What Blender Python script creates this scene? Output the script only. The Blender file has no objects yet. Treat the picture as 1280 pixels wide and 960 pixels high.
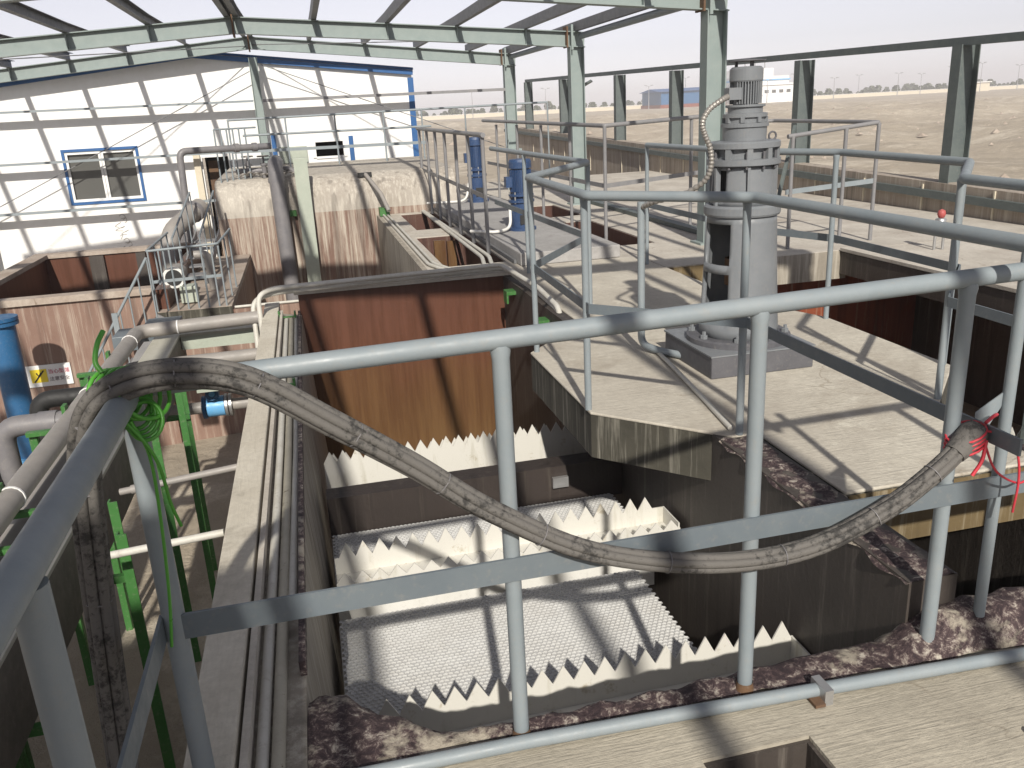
import bpy, bmesh, math, random
from mathutils import Vector, Matrix
random.seed(7)
S = bpy.context.scene
COL = S.collection
R_ = math.radians

# ------------------------------------------------------------------ materials
class NT:
    def __init__(s, name):
        s.m = bpy.data.materials.new(name); s.m.use_nodes = True
        s.t = s.m.node_tree; s.n = s.t.nodes; s.b = s.n['Principled BSDF']
        s.co = s.n.new('ShaderNodeTexCoord').outputs['Object']
    def link(s, a, b): s.t.links.new(a, b)
    def mp(s, sc, rot=(0,0,0)):
        n = s.n.new('ShaderNodeMapping'); n.inputs['Scale'].default_value = sc; n.inputs['Rotation'].default_value = rot
        s.link(s.co, n.inputs['Vector']); return n.outputs[0]
    def noise(s, scale, detail=4, rough=.6, vec=None, dist=0):
        n = s.n.new('ShaderNodeTexNoise'); n.inputs['Scale'].default_value = scale
        n.inputs['Detail'].default_value = detail; n.inputs['Roughness'].default_value = rough
        n.inputs['Distortion'].default_value = dist
        s.link(vec if vec is not None else s.co, n.inputs['Vector']); return n.outputs['Fac']
    def voro(s, scale, vec=None, feature='F1'):
        n = s.n.new('ShaderNodeTexVoronoi'); n.feature = feature; n.inputs['Scale'].default_value = scale
        s.link(vec if vec is not None else s.co, n.inputs['Vector']); return n.outputs['Distance']
    def ramp(s, fac, stops):
        n = s.n.new('ShaderNodeValToRGB'); e = n.color_ramp.elements
        while len(e) < len(stops): e.new(.5)
        for k, (p, c) in enumerate(stops):
            e[k].position = p; e[k].color = (c, c, c, 1) if isinstance(c, (int, float)) else (*c, 1)
        s.link(fac, n.inputs[0]); return n.outputs['Color']
    def mix(s, f, a, b, mode='MIX'):
        n = s.n.new('ShaderNodeMix'); n.data_type = 'RGBA'; n.blend_type = mode
        for k, v in ((0, f), (6, a), (7, b)):
            if hasattr(v, 'is_linked') or hasattr(v, 'links'): s.link(v, n.inputs[k])
            elif k == 0: n.inputs[0].default_value = v
            else: n.inputs[k].default_value = (*v, 1)
        return n.outputs[2]
    def z(s, lo, hi):
        sp = s.n.new('ShaderNodeSeparateXYZ'); s.link(s.co, sp.inputs[0])
        m = s.n.new('ShaderNodeMapRange'); m.inputs[1].default_value = lo; m.inputs[2].default_value = hi
        s.link(sp.outputs[2], m.inputs[0]); return m.outputs[0]
    def add(s, a, b, op='ADD'):
        n = s.n.new('ShaderNodeMath'); n.operation = op
        for k, v in enumerate((a, b)):
            if isinstance(v, (int, float)): n.inputs[k].default_value = v
            else: s.link(v, n.inputs[k])
        return n.outputs[0]
    def col(s, c):
        if isinstance(c, tuple): s.b.inputs['Base Color'].default_value = (*c, 1)
        else: s.link(c, s.b.inputs['Base Color'])
    def rough(s, r):
        if isinstance(r, (int, float)): s.b.inputs['Roughness'].default_value = r
        else: s.link(r, s.b.inputs['Roughness'])
    def bump(s, h, st=.3, d=.01):
        n = s.n.new('ShaderNodeBump'); n.inputs['Strength'].default_value = st; n.inputs['Distance'].default_value = d
        s.link(h, n.inputs['Height']); s.link(n.outputs[0], s.b.inputs['Normal'])

def concrete(name, lo, hi, dark=(.12,.10,.085), dirt=.5, streak=None, bump=.35):
    n = NT(name)
    c = n.mix(n.ramp(n.noise(2.2, 6, .65), [(.35, 0.), (.65, 1.)]), lo, hi)
    c = n.mix(n.ramp(n.noise(30, 5, .7), [(.35, .0), (.75, .5)]), c, tuple(v*.7 for v in lo))
    d = n.ramp(n.noise(1.1, 8, .72, dist=.6), [(.52, 0.), (.68, dirt)])
    c = n.mix(d, c, dark)
    h = n.noise(60, 5, .7)
    if streak:
        w = n.noise(1., 3, .5, vec=n.mp(streak,(0,0,.12)), dist=1.5)
        c = n.mix(n.ramp(w, [(.3, .13), (.6, 0.)]), c, tuple(v*.6 for v in lo))
        h = n.add(n.add(w, 1.1, 'MULTIPLY'), h)
    cr = n.t.nodes.new('ShaderNodeTexVoronoi'); cr.feature = 'DISTANCE_TO_EDGE'; cr.inputs['Scale'].default_value = .9
    wv = n.t.nodes.new('ShaderNodeVectorMath'); wv.operation = 'ADD'
    nz = n.t.nodes.new('ShaderNodeTexNoise'); nz.inputs['Scale'].default_value = 3.; nz.inputs['Detail'].default_value = 6
    sc = n.t.nodes.new('ShaderNodeVectorMath'); sc.operation = 'SCALE'; sc.inputs['Scale'].default_value = .5
    n.link(n.co, nz.inputs['Vector']); n.link(nz.outputs['Color'], sc.inputs[0]); n.link(n.co, wv.inputs[0]); n.link(sc.outputs[0], wv.inputs[1]); n.link(wv.outputs[0], cr.inputs['Vector'])
    ck = n.mix(1., n.ramp(cr.outputs['Distance'], [(.0, .75), (.006, 0.)]), n.ramp(n.noise(1.7, 3), [(.5, 0.), (.58, 1.)]), 'MULTIPLY')
    c = n.mix(ck, c, dark)
    sp = n.ramp(n.noise(7, 9, .8, dist=.3), [(.62, 0.), (.68, .5)]); c = n.mix(sp, c, tuple(v*.62 for v in lo))
    sp2 = n.ramp(n.noise(3.3, 9, .8, dist=.6), [(.60, 0.), (.66, .45)]); c = n.mix(sp2, c, tuple(min(.7, v*1.22) for v in hi))
    n.col(c); n.rough(.9); n.bump(h, bump, .012)
    return n.m

def streaky(name, base, base2, pale, amount=.5, zlo=None, zhi=None, rough=.75):
    """lining with pale run-off streaks"""
    n = NT(name)
    c = n.mix(n.ramp(n.noise(1.3, 6, .65), [(.35, 0.), (.65, 1.)]), base, base2)
    st = n.noise(1., 5, .75, vec=n.mp((22, 22, .9)))
    f = n.ramp(st, [(.62-.3*amount, 0.), (.80-.2*amount, .9)])
    if zlo is not None:
        g = n.ramp(n.add(n.z(zlo, zhi), n.add(n.noise(3, 4), .5, 'SUBTRACT')), [(.0, .15), (.75, 1.)])
        f = n.mix(1., f, g, 'MULTIPLY')
    c = n.mix(f, c, pale)
    seam = n.ramp(n.noise(1., 2, .5, vec=n.mp((9, 9, .35))), [(.32, .55), (.42, 0.)])
    c = n.mix(seam, c, tuple(v*.5 for v in base))
    n.col(c); n.rough(rough); n.bump(n.add(st, n.noise(40, 4)), .3, .008)
    return n.m

def paint(name, c, c2=None, rough=.42, chip=None, metal=0., chips=.70, grime=.35):
    n = NT(name)
    c2 = c2 or tuple(v*.78 for v in c)
    k = n.mix(n.ramp(n.noise(6, 6, .7), [(.35, 0.), (.7, 1.)]), c, c2)
    k = n.mix(n.ramp(n.noise(45, 4, .7), [(.55, 0.), (.8, grime)]), k, (.30,.27,.23))
    if chip:
        k = n.mix(n.ramp(n.noise(16, 8, .75), [(chips, 0.), (chips+.03, 1.)]), k, chip)
    n.col(k); n.rough(n.ramp(n.noise(20, 4), [(.3, rough-.08), (.7, rough+.15)]))
    n.b.inputs['Metallic'].default_value = metal
    n.bump(n.noise(70, 4), .12, .004)
    return n.m

M = {}
M['deck']   = concrete('deck_concrete', (.37,.335,.27), (.52,.475,.385), (.22,.185,.14), .75, streak=(5, 60, 5))
M['slab']   = concrete('slab_concrete', (.45,.41,.345), (.59,.55,.465), (.28,.235,.18), .55, streak=(4, 45, 4))
M['pale']   = concrete('pale_concrete', (.44,.40,.345), (.60,.56,.49), (.30,.24,.19), .45)
M['board']  = concrete('weathered_coping', (.52,.475,.39), (.64,.60,.51), (.20,.17,.13), .6, streak=(50, 4, 50))
M['landing']= concrete('pinkish_landing', (.33,.26,.21), (.46,.40,.34), (.16,.11,.08), .5)
M['plinthgrey'] = concrete('grey_mortar', (.30,.29,.28), (.40,.39,.38), (.18,.16,.14), .3)
M['moss']   = streaky('mossy_fascia', (.042,.039,.030), (.088,.081,.062), (.32,.30,.25), .32, rough=.9)
M['moss_y'] = streaky('yellow_fascia', (.105,.075,.035), (.16,.115,.055), (.36,.31,.22), .35, rough=.9)
M['pinkfrp']= streaky('pink_lining', (.205,.125,.095), (.26,.17,.13), (.46,.39,.32), .38)
M['tall']   = streaky('streaked_lining', (.165,.098,.074), (.23,.15,.115), (.54,.49,.41), .68, 0., 2.5)
M['rim']    = streaky('rim_concrete', (.31,.275,.235), (.42,.385,.335), (.58,.54,.47), .5, rough=.9)
M['dirty']  = streaky('grimy_wall', (.22,.195,.16), (.33,.295,.24), (.50,.46,.39), .5)
M['dark']   = streaky('dark_shaded_wall', (.045,.037,.032), (.07,.058,.05), (.16,.14,.12), .3, rough=.6)  # shade on the inner walls is put into this near-black colour
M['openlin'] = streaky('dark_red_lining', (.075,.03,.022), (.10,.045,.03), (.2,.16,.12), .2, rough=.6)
M['beamdk'] = streaky('dark_beam', (.028,.021,.018), (.04,.03,.026), (.09,.075,.06), .2, rough=.6)
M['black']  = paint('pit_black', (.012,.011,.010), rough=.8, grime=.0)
n = NT('brown_lining')
gz = n.add(n.z(.55, 1.95), n.add(n.add(n.noise(2.5, 4), .5, 'SUBTRACT'), .5, 'MULTIPLY'))
c = n.ramp(gz, [(.0, (.135,.074,.03)), (.45, (.13,.064,.029)), (.62, (.13,.055,.032)), (1., (.115,.048,.031))])
c = n.mix(n.ramp(n.noise(1., 5, .7, vec=n.mp((14,14,.8))), [(.35,.55),(.6,0.)]), c, (.06,.022,.01))
c = n.mix(n.ramp(n.noise(9, 8, .8), [(.66,0.),(.72,.35)]), c, (.45,.36,.27))
n.col(c); n.rough(.38); n.bump(n.noise(24, 4), .15, .006); M['brown'] = n.m
M['redbrown'] = streaky('redbrown_lining', (.19,.042,.022), (.24,.07,.035), (.40,.30,.22), .2, rough=.45)

n = NT('stained_kerb')
v = n.noise(26, 10, .8, dist=.5)
c = n.ramp(v, [(.44, (.03,.018,.021)), (.52, (.08,.052,.052)), (.56, (.22,.18,.16)), (.64, (.50,.46,.39))])
big = n.ramp(n.noise(4.5, 7, .7), [(.54, 0.), (.62, .85)])
c = n.mix(big, c, (.42,.375,.30)); n.col(c); n.rough(.8); n.bump(n.add(v, n.noise(60,5)), .6, .01); M['kerb'] = n.m

M['rail']   = paint('rail_paint', (.215,.25,.27), (.255,.285,.30), .48, (.13,.08,.05), chips=.69)
M['raildk'] = paint('rail_paint_weathered', (.19,.19,.20), (.24,.235,.235), .5, (.17,.10,.06), chips=.70)
M['bar']    = paint('flat_bar_paint', (.125,.15,.17), (.15,.175,.19), .45, (.20,.14,.10), chips=.76)
M['steel']  = paint('frame_paint', (.215,.262,.255), (.255,.30,.29), .55, (.20,.14,.10), chips=.72)
M['steelw'] = paint('wall_post_shaded', (.085,.105,.105), (.115,.135,.13), .55, (.22,.15,.10), chips=.74)  # darkened so the posts read as seen from their shaded side
M['purlin'] = paint('purlin_paint', (.15,.155,.165), (.19,.19,.195), .55, (.16,.10,.07), chips=.72)
M['rust']   = paint('rusty_plate', (.15,.085,.045), (.10,.06,.04), .8)
M['mixer']  = paint('mixer_grey', (.165,.178,.192), (.20,.21,.222), .38, (.42,.42,.42), chips=.76)
M['mixdk']  = paint('plinth_grey', (.085,.085,.095), (.115,.115,.125), .5, (.40,.38,.35), chips=.74)
M['blue']   = paint('motor_blue', (.022,.05,.125), (.032,.068,.155), .4, (.3,.3,.3), chips=.76)
M['bluepipe']= paint('blue_pipe_paint', (.02,.10,.23), (.03,.125,.27), .4, (.25,.25,.25), chips=.77)
M['bluelt'] = paint('pale_blue_coupling', (.12,.38,.68), (.16,.42,.72), .4)
M['trim']   = paint('blue_trim', (.022,.095,.26), (.03,.115,.30), .4, grime=.15)
M['wallw']  = paint('white_cladding', (.80,.80,.79), (.74,.735,.715), .5, grime=.12)
M['white']  = paint('white_plastic', (.74,.73,.70), (.66,.65,.61), .45, grime=.3)
M['pvc']    = paint('grey_pvc', (.25,.235,.22), (.31,.285,.26), .5, grime=.6)
M['pvcdk']  = paint('dark_pvc', (.155,.15,.16), (.21,.20,.20), .45, grime=.5)
M['cond']   = paint('pale_conduit', (.56,.545,.50), (.46,.44,.38), .5, (.2,.17,.12), chips=.66, grime=.7)
M['condkh'] = paint('old_conduit', (.36,.335,.265), (.45,.42,.34), .6, (.16,.135,.095), chips=.62, grime=.7)
M['tray']   = paint('tray_cover', (.42,.41,.345), (.50,.485,.42), .5, (.2,.17,.12), chips=.74, grime=.5)
M['traydk'] = paint('shaded_tray_side', (.13,.115,.10), (.18,.16,.135), .6, grime=.5)  # tray side coloured dark brown for the shade on it
M['traygr'] = paint('tray_green_grey', (.36,.40,.335), (.42,.45,.38), .5, grime=.5)
M['green']  = paint('green_paint', (.04,.145,.033), (.055,.175,.045), .45, (.22,.18,.12), chips=.68, grime=.5)
M['greenw'] = paint('green_wire', (.07,.30,.03), (.085,.33,.04), .35, grime=.1)
M['redw']   = paint('red_wire', (.55,.03,.05), (.6,.05,.07), .4, grime=.05)
M['red']    = paint('red_knob', (.42,.07,.07), (.36,.09,.08), .5)
M['yellow'] = paint('sign_yellow', (.80,.62,.03), (.75,.58,.04), .5, grime=.2)
M['ink']    = paint('sign_ink', (.02,.02,.02), rough=.6, grime=0)
M['pinkink']= paint('sign_red_ink', (.55,.10,.16), rough=.6, grime=0)
M['greyink']= paint('sign_grey_ink', (.22,.17,.18), rough=.6, grime=0)
M['flex']   = paint('flexible_conduit', (.36,.34,.31), (.28,.26,.24), .4, metal=.4)
M['zinc']   = paint('zinc', (.5,.5,.5), (.4,.4,.4), .35, metal=.7)
n = NT('dusty_rubber')
st = n.noise(1., 6, .75, vec=n.mp((60,60,60)))
big = n.noise(5, 6, .7)
c = n.mix(n.ramp(n.add(st, big), [(.85, 0.), (1.2, .8)]), (.035,.033,.031), (.15,.14,.128))
n.col(c); n.rough(.75); n.bump(st, .5, .006); M['hose'] = n.m
n = NT('weir_plastic')
st = n.noise(1., 5, .7, vec=n.mp((16,16,2)))
c = n.mix(n.ramp(st, [(.56, 0.), (.74, .55)]), (.62,.605,.555), (.36,.335,.25))
c = n.mix(n.ramp(n.noise(7, 8, .75), [(.59, 0.), (.66, .6)]), c, (.33,.27,.16))
c = n.mix(n.ramp(n.noise(38, 6, .8), [(.60, 0.), (.68, .35)]), c, (.30,.27,.2))
n.col(c); n.rough(.5); n.b.inputs['Subsurface Weight'].default_value = 0; M['weir'] = n.m
n = NT('tube_media_plastic')
c = n.mix(n.ramp(n.noise(5, 6, .7), [(.4,0.),(.75,.5)]), (.52,.52,.51), (.40,.385,.36)); n.col(c); n.rough(.22); M['media'] = n.m
n = NT('window_glass'); n.col((.10,.10,.095)); n.rough(.12); M['glass'] = n.m
n = NT('dusk_interior'); n.col((.02,.018,.016)); n.rough(.9); M['void'] = n.m
n = NT('desert_soil')
c = n.mix(n.ramp(n.noise(.05, 8, .7), [(.35,0.),(.65,1.)]), (.40,.34,.26), (.53,.46,.36))
c = n.mix(n.ramp(n.noise(.9, 8, .75), [(.45,0.),(.75,.7)]), c, (.27,.23,.18))
c = n.mix(n.ramp(n.noise(.35, 10, .8), [(.50,0.),(.60,.7)]), c, (.66,.59,.48))
c = n.mix(n.ramp(n.noise(1., 6, .7, vec=n.mp((.012,.08,.01),(0,0,-.6))), [(.5,0.),(.7,.6)]), c, (.33,.27,.215))
n.col(c); n.rough(.95); n.bump(n.noise(1.1, 9, .8), .6, .35); M['soil'] = n.m
n = NT('leaf'); c = n.mix(n.noise(.7,4), (.075,.09,.045), (.13,.14,.08)); n.col(c); n.rough(.9); M['leaf'] = n.m
M['bark'] = paint('bark', (.15,.11,.08), rough=.9)
M['stone'] = concrete('stone', (.33,.27,.22), (.48,.41,.34))
M['cream'] = paint('cream_wall', (.62,.56,.44), (.55,.49,.38), .8, grime=.2)
M['parapet'] = streaky('parapet_concrete', (.27,.225,.185), (.34,.29,.24), (.50,.45,.38), .5, rough=.9)
M['floor'] = concrete('gallery_floor', (.26,.225,.19), (.36,.31,.26), (.09,.075,.06), .8)

# ------------------------------------------------------------------ mesh builder
class MB:
    def __init__(s): s.v = []; s.f = []; s.sm = []
    def add(s, vs, fs, smooth=False):
        o = len(s.v); s.v += [tuple(p) for p in vs]
        for f in fs: s.f.append([i+o for i in f]); s.sm.append(smooth)
        return s
    def box(s, x0, x1, y0, y1, z0, z1):
        return s.add([(x,y,z) for z in (z0,z1) for y in (y0,y1) for x in (x0,x1)],
                     [(0,2,3,1),(4,5,7,6),(0,1,5,4),(2,6,7,3),(0,4,6,2),(1,3,7,5)])
    def prism(s, poly, z0, z1):
        n = len(poly)
        if sum(poly[i][0]*poly[(i+1)%n][1]-poly[(i+1)%n][0]*poly[i][1] for i in range(n)) < 0: poly = poly[::-1]
        vs = [(x,y,z0) for x,y in poly]+[(x,y,z1) for x,y in poly]
        return s.add(vs, [tuple(range(n-1,-1,-1)), tuple(range(n,2*n))]+[(i,(i+1)%n,n+(i+1)%n,n+i) for i in range(n)])
    def tube(s, pts, r, n=12, caps=True, smooth=True):
        pts = [Vector(p) for p in pts]; k = len(pts)
        rr = r if isinstance(r, (list,tuple)) else [r]*k
        t0 = (pts[1]-pts[0]).normalized()
        ref = Vector((0,0,1)) if abs(t0.z) < .9 else Vector((1,0,0))
        u = t0.cross(ref).normalized(); rings = []; prev = t0
        for i, p in enumerate(pts):
            a = (pts[i]-pts[i-1]).normalized() if i else t0
            b = (pts[i+1]-pts[i]).normalized() if i < k-1 else a
            t = (a+b); t = t.normalized() if t.length > 1e-6 else a
            u = (u - t*u.dot(t)).normalized(); w = t.cross(u)
            c = max(.35, a.dot(t))
            sc = 1/c
            m = (b-a)
            md = (m - t*m.dot(t)); md = md.normalized() if md.length > 1e-5 else None
            ring = []
            for j in range(n):
                q = (u*math.cos(2*math.pi*j/n)+w*math.sin(2*math.pi*j/n))*rr[i]
                if md is not None and sc > 1.001: q += md*(q.dot(md))*(sc-1)
                ring.append(p+q)
            rings.append(ring)
        vs = [q for ring in rings for q in ring]; fs = []
        for i in range(k-1):
            for j in range(n):
                fs.append((i*n+j, i*n+(j+1)%n, (i+1)*n+(j+1)%n, (i+1)*n+j))
        s.add(vs, fs, smooth)
        if caps:
            s.add(rings[0], [tuple(range(n-1,-1,-1))]); s.add(rings[-1], [tuple(range(n))])
        return s
    def lathe(s, prof, c, n=32, a0=0, a1=2*math.pi, smooth=False, skip=None):
        full = abs(a1-a0-2*math.pi) < 1e-6
        m = n if full else n+1
        vs = [(c[0]+r*math.cos(a0+(a1-a0)*j/n), c[1]+r*math.sin(a0+(a1-a0)*j/n), c[2]+z) for r,z in prof for j in range(m)]
        fs = []
        for i in range(len(prof)-1):
            for j in range(n):
                if skip and skip(i, a0+(a1-a0)*(j+.5)/n): continue
                fs.append((i*m+j, i*m+(j+1)%m, (i+1)*m+(j+1)%m, (i+1)*m+j))
        return s.add(vs, fs, smooth)
    def bar(s, p0, p1, w, h, up=(0,0,1)):
        """box beam from p0 to p1, h along up, w across"""
        p0 = Vector(p0); p1 = Vector(p1); t = (p1-p0).normalized(); up = Vector(up)
        a = t.cross(up).normalized(); b = a.cross(t).normalized()
        vs = [p+a*sx*w/2+b*sz*h/2 for p in (p0,p1) for sz in (-1,1) for sx in (-1,1)]
        return s.add(vs, [(0,1,3,2),(4,6,7,5),(0,4,5,1),(2,3,7,6),(0,2,6,4),(1,5,7,3)])
    def hbeam(s, p0, p1, d, w, t=.012, up=(0,0,1)):
        """H section: web depth d along up, flange width w across"""
        p0 = Vector(p0); p1 = Vector(p1); ax = (p1-p0).normalized(); a = ax.cross(Vector(up)).normalized(); b = a.cross(ax).normalized()
        for sg in (-1,1):
            o = b*sg*(d/2-t/2); s.bar(p0+o, p1+o, w, t, b)
        return s.bar(p0, p1, t*.7, d-2*t-.002, b)
    def build(s, name, mat, parent=None, bevel=0, origin=None):
        if parent is not None: L = Vector(parent['_w'])
        elif origin is not None: L = Vector(origin)
        else:
            xs = [v[0] for v in s.v]; ys = [v[1] for v in s.v]; zs = [v[2] for v in s.v]
            L = Vector(((min(xs)+max(xs))/2, (min(ys)+max(ys))/2, min(zs)))
        me = bpy.data.meshes.new(name)
        me.from_pydata([(v[0]-L.x, v[1]-L.y, v[2]-L.z) for v in s.v], [], s.f)
        bm = bmesh.new(); bm.from_mesh(me); bmesh.ops.recalc_face_normals(bm, faces=bm.faces); bm.to_mesh(me); bm.free()
        me.polygons.foreach_set('use_smooth', s.sm); me.update()
        if mat: me.materials.append(mat)
        o = bpy.data.objects.new(name, me); COL.objects.link(o)
        if parent is not None: o.parent = parent; o['_w'] = tuple(L)
        else: o.location = L; o['_w'] = tuple(L)
        if bevel:
            b = o.modifiers.new('bevel', 'BEVEL'); b.width = bevel; b.segments = 2; b.limit_method = 'ANGLE'; b.angle_limit = R_(40)
        return o

def tag(o, label=None, cat=None, group=None, kind=None):
    if label: o['label'] = label
    if cat: o['category'] = cat
    if group: o['group'] = group
    if kind: o['kind'] = kind
    return o
def thing(name, label, cat, loc, group=None):
    o = bpy.data.objects.new(name, None); COL.objects.link(o); o.location = loc; o['_w'] = tuple(loc); o.empty_display_size = .1
    return tag(o, label, cat, group)
def copy_tree(o, loc, label=None):
    d = Vector(loc)-o.location
    c = o.copy(); COL.objects.link(c); c.location = loc
    if label: c['label'] = label
    for ch in list(o.children):
        k = ch.copy(); COL.objects.link(k); k.parent = c
        for g in list(ch.children):
            q = g.copy(); COL.objects.link(q); q.parent = k
    return c
def arc(pts, r=.08, n=5):
    """round the corners of a polyline"""
    pts = [Vector(p) for p in pts]; out = [pts[0]]
    for i in range(1, len(pts)-1):
        a, p, b = pts[i-1], pts[i], pts[i+1]
        d0 = (a-p); d1 = (b-p); q = min(r, d0.length*.45, d1.length*.45)
        s0 = p+d0.normalized()*q; s1 = p+d1.normalized()*q
        for k in range(n+1):
            t = k/n; out.append(s0*(1-t)**2+p*2*t*(1-t)+s1*t*t)
    out.append(pts[-1]); return out
def spline(pts, m=8):
    P = [Vector(p) for p in pts]; P = [P[0]*2-P[1]]+P+[P[-1]*2-P[-2]]; out = []
    for i in range(1, len(P)-2):
        for k in range(m):
            t = k/m
            out.append(.5*((2*P[i])+(P[i+1]-P[i-1])*t+(2*P[i-1]-5*P[i]+4*P[i+1]-P[i+2])*t*t+(3*P[i]-P[i-1]-3*P[i+1]+P[i+2])*t**3))
    out.append(P[-2]); return out

# ------------------------------------------------------------------ camera
import itertools
f = 1058.
Y = Vector((372-640, 150-480, f)).normalized()
D = Vector((812-640, 3750-480, f)); D = (D - Y*D.dot(Y)).normalized(); Zc = -D
Xc = Y.cross(Zc)
if Xc.x < 0: Xc = -Xc
# world axes in image space (right, down, forward) -> camera matrix
cx = Vector((Xc.x, Y.x, Zc.x)); cyd = Vector((Xc.y, Y.y, Zc.y)); cf = Vector((Xc.z, Y.z, Zc.z))
mat = Matrix(((cx.x, -cyd.x, -cf.x, 0), (cx.y, -cyd.y, -cf.y, 0), (cx.z, -cyd.z, -cf.z, 1.57), (0,0,0,1)))
cd = bpy.data.cameras.new('camera'); cam = bpy.data.objects.new('camera', cd); COL.objects.link(cam)
cam.matrix_world = mat; cd.sensor_width = 36; cd.lens = 36*f/1280; cd.clip_end = 20000; cd.clip_start = .05
S.camera = cam

# ------------------------------------------------------------------ light
SUN = Vector((.125, 1, -.69)).normalized()
sl = bpy.data.lights.new('sun', 'SUN'); sl.energy = 4.2; sl.angle = R_(.9); sl.color = (1, .945, .85)
so = bpy.data.objects.new('sun', sl); COL.objects.link(so); so.rotation_euler = SUN.to_track_quat('-Z', 'Y').to_euler()
w = bpy.data.worlds.new('World'); S.world = w; w.use_nodes = True
nt = w.node_tree; bg = nt.nodes['Background']
sk = nt.nodes.new('ShaderNodeTexSky'); sk.sky_type = 'NISHITA'; sk.sun_disc = False
sk.sun_elevation = math.asin(-SUN.z); sk.sun_rotation = math.atan2(-SUN.x, -SUN.y)
sk.air_density = 1.0; sk.dust_density = 1.; sk.ozone_density = 1.5; sk.altitude = 1000
hs = nt.nodes.new('ShaderNodeHueSaturation'); hs.inputs['Saturation'].default_value = .22
nt.links.new(sk.outputs[0], hs.inputs['Color']); mxs = nt.nodes.new('ShaderNodeMix'); mxs.data_type = 'RGBA'; mxs.blend_type = 'MULTIPLY'; mxs.inputs[0].default_value = 1; mxs.inputs[7].default_value = (.985,.945,1.0,1)
nt.links.new(hs.outputs[0], mxs.inputs[6]); nt.links.new(mxs.outputs[2], bg.inputs[0]); bg.inputs[1].default_value = .092
S.view_settings.view_transform = 'Standard'; S.view_settings.look = 'None'; S.view_settings.exposure = .30; S.view_settings.gamma = 1
S.view_settings.use_curve_mapping = False

# ------------------------------------------------------------------ ground
b = MB()
def gz(x, y):
    return -1.0 + min(1,max(0,(x-8)/12))*(.35*math.sin(x*.13+y*.05)+.3*math.sin(y*.11-x*.04)+.25*math.sin(x*.5+1)*math.sin(y*.37)+.18*math.sin(x*.9+2*math.sin(y*.3))*math.sin(y*.8))
# local rolling patch; the rest runs to the horizon
xs = [9+1.6**k*.9-1 for k in range(2, 17)]; 
gx = sorted(set([-1500,-900,-250,-60,-20,7.6]+[7.6+1.6*i for i in range(1,62)]+[130,200,320,500,800,1500]))
gy = sorted(set([-1500,-600,-60,-10]+[-10+2*i for i in range(1,110)]+[260,330,430,600,900,1500]))
vs = []
for y in gy:
    for x in gx:
        d = math.hypot(x, y)
        z = gz(x, y)*(1 if d < 200 else 0)+(-1. if d >= 200 else 0)
        if x <= 7.6: z = min(z, -1.15) if x > 7 else -2.6
        vs.append((x, y, z))
nx = len(gx)
fs = [(j*nx+i, j*nx+i+1, (j+1)*nx+i+1, (j+1)*nx+i) for j in range(len(gy)-1) for i in range(nx-1)]
b.add(vs, fs, True); g = b.build('ground', M['soil'], origin=(0,0,0)); tag(g, kind='structure')

b = MB()
for k in range(1900):
    x = 9+random.random()**1.5*120; y = -5+random.random()*190
    if k % 3: x = 34+.12*y+random.gauss(0,5)+(22 if k%2 else 0)
    if x < 8.5: continue
    r = .05+.28*random.random()**4
    z = gz(x, y)
    pts = []
    for a in range(6):
        q = r*(.7+.6*random.random()); pts.append((x+q*math.cos(a*1.05), y+q*math.sin(a*1.05), z-.02))
    b.add(pts+[(x+r*.25*(random.random()-.5), y, z+r*(.5+.4*random.random()))], [(i,(i+1)%6,6) for i in range(6)])
tag(b.build('stones', M['stone'], origin=(0,0,0)), 'scattered grey stones over the dry sandy desert', 'stones', kind='stuff')
b = MB()
for (x,y,r) in ((52,38,.6),(47,35,.4),(60,36,.5)):
    pts=[]
    for lv,(q,h) in enumerate(((1,0),(.95,.35),(.55,.7))):
        for a in range(8): pts.append((x+r*q*(.8+.4*random.random())*math.cos(a*.785), y+r*q*(.8+.4*random.random())*math.sin(a*.785), gz(x,y)-.05+h*r*(.8+.4*random.random())))
    b2 = MB().add(pts, [(l*8+a,l*8+(a+1)%8,(l+1)*8+(a+1)%8,(l+1)*8+a) for l in range(2) for a in range(8)]+[tuple(range(16,24))])
    tag(b2.build('boulder', M['stone']), {52:'largest lone boulder on the desert behind the parapet',47:'small boulder nearest the parapet wall on the desert',60:'middle-sized boulder farthest out on the desert'}[x], 'boulder')

# ---- far things: trees, boundary wall, sheds, lamps
def far(u_x, d): return (u_x*d, d)
proto = None
k = 0
for i in range(190):
    d = 340+90*random.random(); xx = (.10+1.27*(i+random.random()*.9)/190)
    x, y = far(xx, d)
    if .50 < xx < .57 and random.random() < .6: continue
    h = 1.9+2.0*random.random()
    if k < 5:
        t = thing('roadside_tree', 'small dusty tree in the far tree row on the desert horizon', 'tree', (x,y,-1.1), 'trees in the far row on the horizon')
        MB().tube([(x,y,-1.2),(x,y,-1.1+h*.5)], [.16,.08], 5).build('trunk', M['bark'], t)
        b = MB()
        for q in range(170):
            a = random.random()*6.283; rr = math.sqrt(random.random())*h*.30; zz = -1.1+h*(.32+.68*random.random())
            rr *= 1.15-abs((zz+1.1)/h-.6)*1.6
            p = Vector((x+rr*math.cos(a), y+rr*math.sin(a), zz)); e = .28+.3*random.random()
            n1 = Vector((random.uniform(-1,1),random.uniform(-1,1),random.uniform(-1,1))).normalized(); n2 = n1.orthogonal().normalized(); n3 = n1.cross(n2)
            b.add([p+n2*e, p+n3*e*.7, p-n2*e, p-n3*e*.7], [(0,1,2,3)])
        b.build('crown', M['leaf'], t)
        if not isinstance(proto, list): proto = []
        proto.append(t)
    else:
        c = copy_tree(proto[random.randrange(5)], (x,y,-1.1)); sc = .75+.6*random.random(); c.scale = (sc*1.2,sc*1.2,sc); c.rotation_euler.z = random.random()*6
    k += 1
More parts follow.
